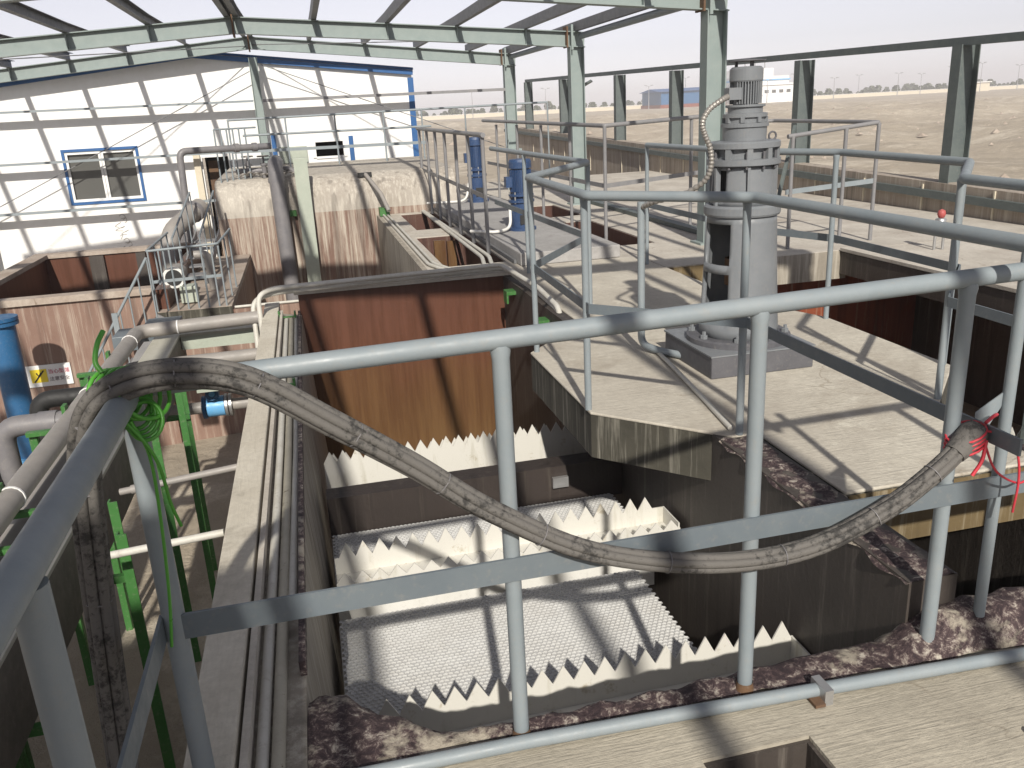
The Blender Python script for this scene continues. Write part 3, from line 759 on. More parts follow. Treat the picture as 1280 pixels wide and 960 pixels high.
# white conduits across the far wall
for k,(dx,dz,lb) in enumerate(((0,0,'upper white conduit bent over the far tank wall and along the mixer walkway'),(.05,-.045,'lower white conduit running under its twin over the far tank wall'))):
    pipe('conduit', lb, [(-.47-dx,6.75,-.25),(-.47-dx,6.85+dx,.27+dz),(-.36,6.95+dx,.30+dz),(1.55+dx,7.08+dx*1.5,.30+dz),(1.635+dx*.2,6.2,.26+dz),(1.63,5.6,.22+dz*.4),(1.60,5.4,-.1)], .02, M['cond'], .1, 'conduit', 'white conduits over the far tank wall')
for x,y,z,lb in ((1.60,6.75,.14,'green bracket under the white conduits at the far corner of the tank'),(1.60,5.75,.12,'green bracket under the white conduits beside the walkway railing')):
    t = thing('pipe_bracket', lb, 'bracket', (x,y,z)); MB().box(x-.10,x+.03,y-.06,y+.06,z-.03,z+.0).build('shelf', M['green'], t); MB().box(x-.10,x-.085,y-.06,y+.06,z-.1,z-.032).build('lip', M['green'], t)

# ------------------------------------------------------------------ mixer slab and walkway
t = thing('mixer_slab','pale octagonal concrete slab with mossy edges carrying the grey mixer','slab',(2.15,4.1,-.02))
oct_ = [(1.755,2.43),(2.60,2.43),(2.64,3.05),(3.13,3.55),(3.15,4.70),(2.95,5.25),(2.95,6.78),(1.66,6.78),(1.66,5.2),(1.17,4.66),(1.17,3.56),(1.64,3.06),(1.755,3.05)]
MB().prism(oct_, .187, .2).build('top', M['slab'], t, bevel=.005)
o2 = [(x+(0.004 if x<2.15 else -.004), y+(.004 if y<4 else 0)) for x,y in oct_]
MB().prism(o2, -.03, .1865).build('fascia', M['moss'], t)
# raised-looking edge fillet of the bearing wall end
MB().box(1.765,2.59,2.424,2.43,-.035,.184).build('front_face', M['moss_y'], t)

t = thing('far_deck','broad sunlit concrete deck with square openings beyond the mixer walkway','deck',(4,11,-.1))
b = MB()
# deck pieces around openings (x0,x1,y0,y1)
op = [(1.17,1.76,7.78,9.9),(1.27,1.76,10.55,12.42),(2.88,3.40,8.1,10.2),(2.95,3.5,10.75,12.2)]
xsx = sorted(set([1.0,2.95,4.72,7.0]+[v for o in op for v in o[:2]])); ysy = sorted(set([6.8,7.4,12.58,17]+[v for o in op for v in o[2:]]))
for xa,xb in zip(xsx,xsx[1:]):
    ya = None
    for y0,y1 in zip(ysy,ysy[1:]):
        mx,my = (xa+xb)/2,(y0+y1)/2
        solid = not any(o[0]<mx<o[1] and o[2]<my<o[3] for o in op) and not (mx<2.95 and my<7.4) and not (mx<2.15 and my>12.58) 
        if solid and ya is None: ya = y0
        if not solid and ya is not None: b.box(xa,xb,ya,y0,.0,.2); ya = None
    if ya is not None: b.box(xa,xb,ya,ysy[-1],.0,.2)
b.build('top', M['pale'], t)
MB().box(2.955,4.72,6.79,6.84,-.06,.196).build('fascia', M['dirty'], t)
MB().box(2.956,3.45,6.77,6.788,-.05,.19).build('mossy_patch', M['moss_y'], t)
MB().box(1.66,2.94,6.79,7.4,.0,.2).build('walkway_end', M['slab'], t)
MB().box(.95,1.0,7.4,12.58,-2.2,.2).build('left_wall', M['dirty'], t)
for (xa,xb,y0,y1) in op:
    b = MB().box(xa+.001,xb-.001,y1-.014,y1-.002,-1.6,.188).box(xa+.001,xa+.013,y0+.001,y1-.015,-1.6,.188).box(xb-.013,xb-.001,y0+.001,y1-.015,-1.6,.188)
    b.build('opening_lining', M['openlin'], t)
MB().box(1.36,1.49,9.74,9.80,-1.2,.165).box(1.51,1.61,9.74,9.80,-1.2,.15).build('baffle_board', M['brown'], t)
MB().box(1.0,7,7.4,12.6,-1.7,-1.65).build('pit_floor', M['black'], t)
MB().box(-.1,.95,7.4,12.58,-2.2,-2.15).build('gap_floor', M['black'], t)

# right tank
t = thing('right_tank','second tank with dark shaded walls and a red-brown far lining right of the mixer','tank',(3.7,4.5,-1.8))
MB().box(2.6,5.75,7.1,7.3,-1.8,-.065).build('far_wall', M['redbrown'], t)
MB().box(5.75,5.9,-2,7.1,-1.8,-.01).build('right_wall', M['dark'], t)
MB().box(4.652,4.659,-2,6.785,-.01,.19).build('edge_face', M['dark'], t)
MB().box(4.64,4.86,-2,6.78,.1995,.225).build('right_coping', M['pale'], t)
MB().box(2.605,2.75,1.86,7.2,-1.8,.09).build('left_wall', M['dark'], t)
b = MB(); vs = []
for i in range(41):
    y = 1.858+1.6*i/40
    for j,x in enumerate((2.585,2.62,2.68,2.74,2.80)): vs.append((x+.006*math.sin(y*40+j),y,.150+.05*(1 if y>2.4 else 0)*0+.008*math.sin(y*31+j*2)-(.06 if j in (0,4) else 0)))
b.add(vs,[(i*5+j,(i+1)*5+j,(i+1)*5+j+1,i*5+j+1) for i in range(40) for j in range(4)],True)
b.build('stained_coping', M['kerb'], t)
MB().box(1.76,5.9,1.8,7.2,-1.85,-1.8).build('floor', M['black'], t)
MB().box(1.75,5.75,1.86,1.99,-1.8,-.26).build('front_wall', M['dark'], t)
weir('white saw-toothed weir trough in the dark right-hand tank beyond the mixer slab', 2.9, 5.7, 3.45, 3.72, -.285, -.46)
MB().box(4.66,7.0,-3,6.786,.0,.199).build('deck_slab', M['pale'])
tag(bpy.data.objects['deck_slab'],'bright concrete deck strip between the right-hand tank and the parapet','deck')

# ------------------------------------------------------------------ mixer drive
cxm, cym = 2.195, 4.08
def ZQ(z): return z if z <= 1.24 else 1.24+(z-1.24)*.713
def LP(prof): return [(r, ZQ(z+.2)-.2) for r,z in prof]
t = thing('mixer_drive','tall grey vertical gear mixer on a square plinth in the middle of the slab','mixer',(cxm,cym,.2))
MB().box(1.90,2.48,3.79,4.38,.2,.315).build('plinth', M['mixdk'], t, bevel=.006)
MB().box(1.895,2.485,3.785,4.385,.315,.323).build('plinth_top', M['mixer'], t)
MB().lathe([(.20,.123),(.275,.123),(.275,.150),(.262,.158),(.20,.158)],(cxm,cym,.2),48).build('base_flange', M['mixdk'], t)
for k in range(8):
    a = k*math.pi/4+.3; x,y = cxm+.245*math.cos(a), cym+.245*math.sin(a)
    MB().lathe([(0,0),(.02,0),(.02,.018),(.011,.02),(.011,.038),(0,.038)],(x,y,.358),6).build('bolt', M['mixer'], t)
D2 = math.pi/180
def win(a): 
    a = (a/D2)%360
    return (164 < a < 226) or (a > 346 or a < 36)
def rad(z): return .211-.034*min(1,max(0,(z-.36)/.64)**.8)
zs = [.358,.40,.44,.50,.60,.655,.70,.745,.80,.90,.955,1.0]
pr_ = [(rad(z),z-.2) for z in zs]
def skp(i,a):
    z = (zs[i]+zs[i+1])/2
    return win(a) and (.44 < z < .70 or .745 < z < .955)
b = MB().lathe(pr_,(cxm,cym,.2),72,smooth=False,skip=skp)
so_ = b.build('stand', M['mixer'], t); md = so_.modifiers.new('thick','SOLIDIFY'); md.thickness = .022; md.offset = -1
so_.data.polygons.foreach_set('use_smooth',[True]*len(so_.data.polygons))
MB().lathe([(0,.16),(.045,.16),(.045,1.0),(0,1.0)],(cxm,cym,.2),16,smooth=True).lathe([(.07,.42),(.08,.42),(.08,.56),(.07,.56)],(cxm,cym,.2),16).build('shaft', M['rust'], t)
MB().lathe([(.0,.79),(.19,.79),(.195,.80),(.195,.835),(.185,.845),(.0,.845)],(cxm,cym,.2),48).build('stand_flange', M['mixer'], t)
zs2 = [1.045,1.07,1.11,1.18,1.22,1.245]
b = MB().lathe([(.163-.012*(z-1.045)/.2,z-.2) for z in zs2],(cxm,cym,.2),72,skip=lambda i,a: (172<(a/D2)%360<208 or (a/D2)%360>352 or (a/D2)%360<28) and 1<=i<=3,smooth=True)
u = b.build('upper_stand', M['mixer'], t); md = u.modifiers.new('thick','SOLIDIFY'); md.thickness = .02; md.offset = -1
for k in range(6):
    a = k*math.pi/3+.2; ca, sa = math.cos(a), math.sin(a)
    MB().bar((cxm+.163*ca,cym+.163*sa,1.045),(cxm+.163*ca,cym+.163*sa,1.235),.014,.03,(ca,sa,0)).build('rib', M['mixer'], t)
MB().lathe(LP([(.0,1.04),(.178,1.04),(.184,1.045),(.184,1.085),(.15,1.09),(.15,1.155),(.180,1.16),(.180,1.195),(.172,1.205),(.108,1.21),(.110,1.30),(.118,1.30),(.118,1.325),(.098,1.33),(.098,1.365),(.110,1.365),(.110,1.39),(.086,1.395),(.086,1.43),(.098,1.435),(.098,1.45),(.0,1.45)]),(cxm,cym,.2),48).build('gearbox', M['mixer'], t)
for k in range(10):
    a = k*math.pi/5; ca,sa = math.cos(a),math.sin(a)
    MB().bar((cxm+.162*ca,cym+.162*sa,ZQ(1.285)),(cxm+.162*ca,cym+.162*sa,ZQ(1.36)),.028,.028,(ca,sa,0)).build('lug', M['mixer'], t)
for k in range(8):
    a = k*math.pi/4+.2; ca,sa = math.cos(a),math.sin(a)
    MB().bar((cxm+.102*ca,cym+.102*sa,ZQ(1.53)),(cxm+.102*ca,cym+.102*sa,ZQ(1.565)),.02,.02,(ca,sa,0)).build('bolt', M['mixer'], t)
b = MB().lathe(LP([(0,1.45),(.062,1.45),(.062,1.605),(0,1.605)]),(cxm,cym,.2),32)
for k in range(36):
    a = k*math.pi/18
    if 160 < (a/D2)%360 < 205: continue
    ca,sa = math.cos(a),math.sin(a); b.bar((cxm+.068*ca,cym+.068*sa,ZQ(1.655)),(cxm+.068*ca,cym+.068*sa,ZQ(1.80)),.005,.022,(ca,sa,0))
mo = b.build('motor', M['mixer'], t)
MB().lathe(LP([(0,1.60),(.078,1.60),(.082,1.61),(.082,1.685),(.07,1.70),(0,1.70)]),(cxm,cym,.2),36,smooth=False).build('fan_cowl', M['mixer'], t)
MB().lathe(LP([(0,1.735),(.092,1.735),(.092,1.742),(.0,1.755)]),(cxm,cym,.2),28).build('rain_hood', M['mixdk'], t)
for a in (0.5,2.6,4.7): MB().box(cxm+.05*math.cos(a)-.006,cxm+.05*math.cos(a)+.006,cym+.05*math.sin(a)-.006,cym+.05*math.sin(a)+.006,ZQ(1.90),ZQ(1.936)).build('hood_stay', M['mixdk'], t)
a = 185*D2
MB().bar((cxm-.085,cym-.03,ZQ(1.685)),(cxm-.085,cym-.03,ZQ(1.765)),.055,.07,(1,0,0)).build('terminal_box', M['mixer'], t)
MB().tube([(cxm+.135+.02*math.cos(q*.4),cym-.04,1.375+.02*math.sin(q*.4)) for q in range(17)],.005,6).build('lifting_eye', M['mixdk'], t)
for k in range(12):
    a = k*math.pi/6+.13; ca,sa = math.cos(a),math.sin(a)
    MB().tube([(cxm+.168*ca,cym+.168*sa,1.225),(cxm+.168*ca,cym+.168*sa,1.31)],.008,6).build('bolt', M['mixdk'], t)
# flexible conduit with ribs
pts = spline([(2.08,4.04,1.575),(2.02,3.99,1.56),(1.945,3.97,1.52),(1.91,3.97,1.46),(1.93,3.98,1.40),(1.965,3.99,1.33),(1.975,4.0,1.25),(1.955,4.04,1.17),(1.88,4.15,1.10),(1.80,4.3,1.06),(1.775,4.42,1.02)],9)
dens = []
for a,c in zip(pts,pts[1:]):
    for k in range(2): dens.append(a.lerp(c,k/2))
dens.append(pts[-1])
o = MB().tube(dens,[.0125+(.0024 if i%4<2 else -.0012) for i in range(len(dens))],12).build('flexible_conduit', M['flex']); tag(o,'ribbed flexible conduit looping from the mixer motor down to a pipe','conduit')
pipe('conduit','upright grey conduit pipe left of the mixer feeding the ribbed flexible conduit',[(1.775,4.43,1.05),(1.775,4.43,.24),(1.84,4.30,.225),(1.95,4.12,.225)],.021,M['rail'],.06,'conduit')
pipe('conduit','thin conduit lying on the slab from the corner post to the mixer plinth',[(1.66,3.12,.212),(1.72,3.5,.212),(1.80,4.05,.212),(1.84,4.35,.212)],.012,M['cond'],.05,'conduit')

# ------------------------------------------------------------------ slab railings
ZT = 1.2
railing('railing on the left half of the mixer slab and its walkway', (1.4,4,.2),
  [[(1.76,8.2,1.22),(1.87,5.63,1.20),(1.21,4.70,1.20),(1.165,3.53,1.2),(1.675,3.01,1.2),(1.665,1.60,1.2)]],
  [(1.87,5.63,.2,1.19),(1.21,4.66,.2,1.19),(1.175,3.60,.2,1.19),(1.675,3.07,.2,1.19),(1.77,1.79,.09,1.19),(1.80,7.1,.2,1.2)],
  [[(1.77,8.2,.72),(1.86,5.63,.70),(1.215,4.69,.70),(1.17,3.54,.70),(1.67,3.03,.70),(1.66,1.62,.70)]], r=.0215, rp=.0165, rust=False)
railing('railing on the right half of the mixer slab with a double corner post', (2.9,4,.2),
  [[(2.86,7.0,1.22),(2.9,5.35,1.22),(3.18,4.70,1.22),(3.125,3.58,1.215),(2.66,3.07,1.20),(2.60,1.84,1.19)]],
  [(2.86,7.0,.2,1.21),(2.89,5.9,.2,1.21),(3.12,4.66,.2,1.21),(3.10,3.58,.2,1.2),(2.72,3.15,.2,1.19),(2.60,1.87,.0,1.185)],
  [[(2.86,7.0,.72),(2.9,5.35,.71),(3.17,4.70,.70),(3.12,3.56,.70),(2.65,3.07,.68),(2.61,1.86,.68)]], r=.0215, rp=.0165)
t = thing('gusset_plate','triangular grey gusset plate on the corner post next to the red wire','plate',(1.68,1.85,.6))
MB().add([(1.66,1.78,.62),(1.66,1.78,.74),(1.80,1.80,.80),(1.64,1.778,.60)],[(0,1,2)]).add([(1.663,1.784,.62),(1.663,1.784,.74),(1.803,1.804,.80)],[(0,2,1)]).build('plate', M['rail'], t)
# railing by the far openings (many balusters)
def ln(a,b,n): return [tuple(a[k]+(b[k]-a[k])*i/(n-1) for k in range(len(a))) for i in range(n)]
railing('far deck railing with close balusters beside the two blue motors', (1.72,10.5,.2),
  [[(1.72,13.2,1.36),(1.70,8.25,1.345)]], [(p[0],p[1],.2,1.345) for p in ln((1.72,13.0),(1.70,8.3),7)],
  [[(1.72,13.2,.78),(1.70,8.25,.76)]], r=.024, rp=.02, mat=M['raildk'], barmat=M['raildk'], group='railings on the far deck')
railing('far deck railing round the openings right of the blue motors', (3.02,9,.2),
  [[(2.75,13.3,1.42),(3.02,8.52,1.36),(5.0,9.3,1.40)]], [(p[0],p[1],.2,1.36) for p in ln((2.80,12.6),(3.02,8.52),5)]+[(4.2,9.0,.2,1.38)],
  [[(2.77,13.2,.80),(3.02,8.52,.76),(5.0,9.3,.80)]], r=.022, rp=.019, mat=M['raildk'], barmat=M['raildk'], group='railings on the far deck')
tb = railing('railing corner with a diagonal brace at the far right of the right-hand tank', (5.2,7.1,.2),
  [[(4.25,7.1,1.21),(5.2,7.14,1.285),(5.15,8.9,1.30),(4.5,9.2,1.30)]], [(5.2,7.14,.2,1.28),(4.3,7.1,.2,1.21),(4.85,7.12,.2,1.25)],
  [[(4.25,7.1,.72),(5.2,7.14,.76)]], r=.02, rp=.018, mat=M['raildk'], barmat=M['rail'], group='railings on the far deck')
MB().bar((4.62,7.6,1.28),(4.12,7.15,.25),.03,.03).build('brace', M['steelw'], tb)
railing('long railing along the back of the tall tank top', (1.5,15.2,.8),
  [[(-1.1,15.0,1.62),(4.27,15.0,1.65)],[(-.9,15.0,1.37),(2.2,15.0,1.36)]], [(x,15.0,.8,1.63) for x in (-1.1,-.2,.6,1.4,2.05)]+[(x,15.0,.2,1.64) for x in (2.8,3.5,4.27)],
  [[(-1.1,15.0,1.12),(2.1,15.0,1.10)]], r=.018, rp=.014, mat=M['rail'], barmat=M['rail'], barh=.05)
railing('short slatted railing at the left end of the tall tank top', (-1,13.2,.8),
  [[(-1.15,12.9,1.5),(-.6,13.2,1.5)]], [(p[0],p[1],.75,1.5) for p in ln((-1.15,12.9),(-.75,13.1),6)], [], r=.012, rp=.011, mat=M['rail'])

# cable trunking on far deck, valve
tag(MB().box(3.98,4.1,8.1,12.3,.203,.25).build('cable_trunking', M['steelw']),'dark low cable trunking lying on the far deck beside the columns','cable trunking')
t = thing('valve_marker','small red-headed valve with two grey stems on the deck by the parapet','valve',(5.36,6.41,.2))
MB().tube([(5.33,6.42,.2),(5.33,6.42,.47)],.012,8).build('stem', M['zinc'], t); MB().tube([(5.40,6.40,.2),(5.40,6.40,.44)],.012,8).build('stem', M['zinc'], t)
MB().lathe([(0,.20),(.04,.21),(.045,.27),(0,.28)],(5.365,6.41,.2),12,smooth=True).build('body', M['zinc'], t)
MB().lathe([(0,.275),(.025,.28),(.036,.31),(.03,.34),(0,.355)],(5.365,6.41,.2),14,smooth=True).build('knob', M['red'], t)

for x_,lb in ((1.03,'thin conduit on the coping left of the deck openings, outer one'),(1.085,'thin conduit on the coping left of the deck openings, inner one')):
    pipe('conduit', lb, [(x_,12.45,.222),(x_,7.9,.222),(x_+.09,7.55,.222)], .016, M['cond'], .1, 'conduit', 'thin conduits left of the deck openings')
tag(MB().box(.98,1.12,12.3,12.5,.21,.32).build('cable_bracket', M['green']),'green bracket at the foot of the tall tank beside the deck openings','bracket')
# motor pedestal and blue motors
t = thing('motor_plinth','long raised grey concrete plinth carrying the two blue motors','plinth',(2.3,10,.2))
MB().box(1.82,2.78,7.45,12.95,.202,.32).build('top', M['plinthgrey'], t, bevel=.01)
tag(MB().box(1.79,1.815,7.6,12.9,.203,.24).build('edge_channel', M['purlin']),'dark steel channel lying along the foot of the motor plinth','channel')
for k,(dx,lb) in enumerate(((0,'outer pale conduit along the opening beside the motor railing'),(-.07,'inner pale conduit, nearer the deck openings'))):
    pipe('conduit', lb, [(1.62+dx*.3,12.4,.225),(1.64+dx,8.0,.225),(1.55+dx,7.42,.225)], .02, M['cond'], .1, 'conduit', 'conduits beside the motor railing')
pipe('conduit','white looped conduit crossing the plinth to the nearer blue motor',[(1.66,9.0,.345),(1.9,8.75,.345),(2.08,8.9,.36),(2.1,8.98,.55)],.016,M['white'],.12,'conduit')
pipe('conduit','white looped conduit crossing the plinth to the farther blue motor',[(1.66,12.3,.345),(2.0,12.2,.345),(2.2,12.1,.36),(2.26,12.15,.6)],.016,M['white'],.12,'conduit')
def motor(x,y,z,h,lb):
    t = thing('blue_motor', lb, 'motor', (x,y,z), 'blue vertical motors on the plinth'); s = h/.75
    MB().lathe([(0,0),(.15,0),(.15,.03*s),(.118,.035*s),(.118,.30*s),(0,.30*s)],(x,y,z),32,skip=lambda i,a: i==3 and 225<(a/D2)%360<262 and False).build('stand', M['blue'], t)
    MB().box(x-.05,x+.055,y-.125,y-.105,z+.07*s,z+.17*s).build('stand_window', M['ink'], t)
    MB().lathe([(0,.30*s),(.14,.30*s),(.14,.325*s),(.10,.33*s),(.10,.36*s),(.135,.365*s),(.135,.385*s),(.1,.39*s),(0,.39*s)],(x,y,z),32).build('flange', M['blue'], t)
    for k in range(8):
        a = k*math.pi/4; MB().tube([(x+.125*math.cos(a),y+.125*math.sin(a),z+.29*s),(x+.125*math.cos(a),y+.125*math.sin(a),z+.41*s)],.009,6).build('bolt', M['zinc'], t)
    b = MB().lathe([(0,.39*s),(.098,.39*s),(.098,.66*s),(0,.66*s)],(x,y,z),24)
    for k in range(28):
        a = k*math.pi/14; ca,sa = math.cos(a),math.sin(a); b.bar((x+.106*ca,y+.106*sa,z+.41*s),(x+.106*ca,y+.106*sa,z+.64*s),.006,.022,(ca,sa,0))
    b.build('motor_body', M['blue'], t)
    MB().lathe([(0,.655*s),(.122,.655*s),(.122,.72*s),(.11,.745*s),(.06,.75*s),(.0,.75*s)],(x,y,z),28).build('fan_cowl', M['blue'], t)
    MB().box(x-.17,x-.10,y-.05,y+.05,z+.46*s,z+.57*s).build('terminal_box', M['blue'], t)
    return t
motor(2.23,8.98,.32,.745,'nearer and lower blue vertical motor with a dark window in its stand')
motor(2.40,12.23,.32,.90,'farther and taller blue vertical motor near the tall tank')

# ------------------------------------------------------------------ gallery (left): floor, back wall, left tank, stairs
tag(MB().box(-9,-.461,-4,16.2,-2.3,-2.2).build('gallery_floor', M['floor']), kind='structure')
t = thing('retaining_wall','pinkish lined wall with a concrete landing on top beside the stairs','wall',(-1,10,-2.2))
MB().box(-1.47,-.885,9.0,12.58,-2.2,-.272).box(-.885,-.08,9.0,9.12,-2.2,-.255).build('lining', M['pinkfrp'], t)
MB().box(-1.6,-.88,8.97,12.57,-.27,-.205).build('landing', M['landing'], t)
MB().box(-1.6,-.88,8.955,8.969,-.34,-.21).build('landing_edge', M['moss'], t)
pipe('thin_pipe','thin white pipe along the top of the pinkish wall beside the landing',[(-.86,9.03,-.235),(-.1,9.03,-.235)],.014,M['cond'],.02)
t = thing('open_tank','open brown-lined tank with a thick concrete rim left of the stairs','tank',(-2.5,10.6,-2.2))
MB().box(-3.5,-1.6,9.0,9.12,-2.2,-.02).build('front_wall', M['pinkfrp'], t)
MB().box(-3.5,-1.6,12.25,12.4,-2.2,-.0).build('far_wall', M['brown'], t)
MB().box(-3.6,-3.45,9.12,12.25,-2.2,-.0).build('left_wall', M['brown'], t)
MB().box(-1.62,-1.5,9.12,12.25,-2.2,-.0).build('right_wall', M['brown'], t)
MB().box(-3.4,-1.6,9.1,12.3,-2.2,-1.3).build('bottom', M['dark'], t)
b = MB().box(-3.6,-1.62,8.96,9.12,-.015,.05).box(-3.6,-1.62,12.22,12.42,.0,.05).box(-3.6,-3.40,9.125,12.215,.0,.05); b.build('rim', M['landing'], t)
MB().box(-2.9,-2.72,12.19,12.245,-1.2,-.01).box(-2.32,-2.2,12.2,12.245,-1.2,-.01).build('rib', M['dark'], t)
# sign
t = thing('warning_sign','white warning plate with a yellow symbol on the pinkish tank wall','sign',(-2.7,8.99,-.85))
MB().box(-2.93,-2.51,8.982,8.992,-.845,-.625).build('plate', M['wallw'], t)
MB().box(-2.885,-2.735,8.978,8.981,-.80,-.665).build('symbol_field', M['yellow'], t)
MB().bar((-2.86,8.976,-.795),(-2.76,8.976,-.68),.003,.014,(.75,0,-.66)).bar((-2.83,8.976,-.70),(-2.81,8.976,-.74),.003,.01,(.9,0,.45)).bar((-2.79,8.976,-.70),(-2.812,8.976,-.735),.003,.01,(.9,0,-.45)).build('symbol', M['ink'], t)
for txt,z,m,sz in (('当心坠落',-.715,'pinkink',.05),('注意安全',-.79,'greyink',.047)):
    cu = bpy.data.curves.new('lettering','FONT'); cu.body = txt; cu.size = sz; cu.extrude = .001
    o_ = bpy.data.objects.new('tmp', cu); COL.objects.link(o_); bpy.context.view_layer.update()
    me = bpy.data.meshes.new_from_object(o_.evaluated_get(bpy.context.evaluated_depsgraph_get())); bpy.data.objects.remove(o_)
    me.materials.clear(); me.materials.append(M[m]); o = bpy.data.objects.new('lettering', me); COL.objects.link(o); o.parent = t
    o.location = Vector((-2.722,8.979,z))-t.location; o.rotation_euler = (R_(90),0,0)
# stairs down from landing along the tank front
t = thing('stair','steep steel stair with slatted railing going down from the landing past the tank front','stair',(-2.1,8.8,-2.2))
A, B_ = Vector((-1.55,8.62,-.24)), Vector((-2.85,8.62,-2.2))
MB().bar(A,B_,.02,.12).build('stringer', M['raildk'], t); MB().bar(A+Vector((0,.30,0)),B_+Vector((0,.30,0)),.02,.12).build('stringer', M['raildk'], t)
for i in range(1,10):
    p = A.lerp(B_, i/10); MB().box(p.x-.1,p.x+.08,8.64,8.90,p.z-.008,p.z+.008).build('tread', M['raildk'], t)
up_ = Vector((0,0,.64))
MB().tube([A+up_,B_+up_],.014,8).build('hand_rail', M['rail'], t)
for i in range(0,13):
    p = A.lerp(B_, i/12); MB().tube([p,p+up_],.0075,6).build('baluster', M['rail'], t)
MB().box(-1.95,-1.9,8.6,8.62,-.35,-.10).build('bracket_plate', M['rail'], t)
railing('slatted railing round the concrete landing in front of the tall tank', (-1.2,9,-.2),
  [[(-1.6,10.4,.42),(-1.61,9.0,.41),(-.93,9.0,.43),(-.90,10.2,.43)]],
  [(x,9.0,-.21,.41) for x in (-1.6,-1.5,-1.4,-1.3,-1.2,-1.1,-1.0,-.93)]+[(-1.6,9.4,-.2,.41),(-1.6,9.9,-.2,.41),(-1.6,10.3,-.2,.41),(-.91,9.5,-.2,.42),(-.9,10.0,-.2,.42)],
  [[(-1.6,9.0,.10),(-.93,9.0,.11)]], r=.013, rp=.009, mat=M['rail'], barmat=M['rail'], barh=.03)
t = thing('stair','upper stair with slatted side rails from the landing to the tall tank top','stair',(-1.2,11.3,-.2))
A, B_ = Vector((-1.56,10.4,-.2)), Vector((-1.50,12.1,.18))
up_ = Vector((0,0,.58))
for dx in (0,.30):
    o_ = Vector((dx,0,0)); MB().bar(A+o_,B_+o_,.02,.10).build('stringer', M['raildk'], t)
    MB().tube([A+o_+up_*.95,B_+o_+up_*.95],.013,8).build('hand_rail', M['rail'], t)
    for i in range(5): p = A.lerp(B_, i/4)+o_; MB().tube([p,p+up_*.95],.008,6).build('baluster', M['rail'], t)
for i in range(1,6): p = A.lerp(B_, i/6); MB().box(p.x+.012,p.x+.288,p.y-.1,p.y+.1,p.z,p.z+.015).build('tread', M['raildk'], t)
t = thing('pipe_stub','white-rimmed open pipe end with a grey valve box on the landing','pipe fitting',(-1.38,9.3,-.2))
MB().lathe([(.085,0),(.11,0),(.11,.03),(.085,.03),(.085,0)],(0,0,0),24)
b = MB()
b.tube([(-1.45,9.35,.07),(-1.45,9.75,.07)],.09,20,caps=False).build('pipe_end', M['pvc'], t)
MB().tube([(-1.45,9.345,.07),(-1.45,9.37,.07)],.112,24).build('flange', M['white'], t)
MB().tube([(-1.45,9.34,.07),(-1.45,9.346,.07)],.085,24).build('bore', M['ink'], t)
MB().box(-1.40,-1.24,9.25,9.45,-.19,-.02).build('valve_box', M['traygr'], t, bevel=.006)
pipe('riser_pipe','grey pipe with a bend standing on the landing behind the railing',[(-1.3,10.0,.2),(-1.16,10.0,.2),(-1.14,10.0,-.2)],.045,M['pvc'],.08)

# blue vertical pipe at left
t = thing('blue_pipe','thick bright blue upright pipe with a flange at the left edge','pipe',(-2.76,8.2,-2.2))
MB().tube([(-2.80,8.2,-2.2),(-2.78,8.2,-.03)],.115,24).build('run', M['bluepipe'], t)
MB().tube([(-2.78,8.2,-.03),(-2.78,8.2,.0)],.15,24).tube([(-2.78,8.2,.008),(-2.78,8.2,.04)],.15,24).build('flange', M['bluepipe'], t)
MB().tube([(-2.76,8.2,-1.45),(-2.76,8.2,-1.27)],.165,24).box(-2.98,-2.54,8.08,8.32,-1.39,-1.33).build('coupling', M['bluelt'], t)

# pipes and trays in the gallery
def ties(o_pts, r): 
    return [((x,y-.006,z),(x,y+.006,z), r+.004,'tie') for x,y,z in o_pts]
pipe('drain_pipe','grey PVC pipe, uppermost in the gallery, turning right into the tank wall',[(-1.39,.6,.08),(-1.39,6.85,.08),(-.46,6.86,.10)],.053,M['pvc'],.11,rings=ties([(-1.39,2.6,.08),(-1.39,3.75,.08),(-1.39,5.2,.08),(-1.39,6.5,.08)],.053)+[((-1.1,6.855,.085),(-1.09,6.855,.085),.056,'tie')],ringmat=M['wallw'])
pipe('drain_pipe','grey PVC pipe running lower and to the right under the uppermost pipe',[(-1.42,1.0,-.10),(-1.42,6.45,-.10),(-.46,6.47,-.10)],.048,M['pvc'],.1,rings=ties([(-1.42,5.9,-.10),(-1.42,3.2,-.10)],.048),ringmat=M['wallw'])
pipe('drain_pipe','dirty grey pipe elbow turning left and down by the blue pipe',[(-1.42,5.1,-.02),(-1.86,5.12,-.02),(-1.86,5.12,-.8)],.06,M['pvcdk'],.11,rings=[((-1.55,5.105,-.02),(-1.65,5.11,-.02),.068,'sleeve')])
pipe('drain_pipe','black rubber-coated pipe elbow behind the dirty grey elbow',[(-1.42,5.6,-.02),(-1.80,5.6,-.02),(-1.80,5.6,-.7)],.055,M['ink'],.1)
pipe('drain_pipe','grey pipe deep in the gallery carrying the blue flow meter',[(-1.5,6.5,-.48),(-.46,6.5,-.48)],.045,M['pvc'],.1)
t = thing('flow_meter','bright blue flow meter with a round dial on the gallery pipe','flow meter',(-.88,6.5,-.56))
MB().tube([(-.93,6.5,-.48),(-.80,6.5,-.48)],.078,20).build('body', M['bluelt'], t)
MB().tube([(-.795,6.5,-.48),(-.775,6.5,-.48)],.088,20).tube([(-.765,6.5,-.48),(-.745,6.5,-.48)],.088,20).build('flange', M['zinc'], t)
MB().tube([(-.96,6.5,-.48),(-.935,6.5,-.48)],.088,20).build('flange', M['bluepipe'], t)
MB().tube([(-.87,6.5,-.405),(-.87,6.5,-.37)],.015,8).build('neck', M['bluelt'], t)
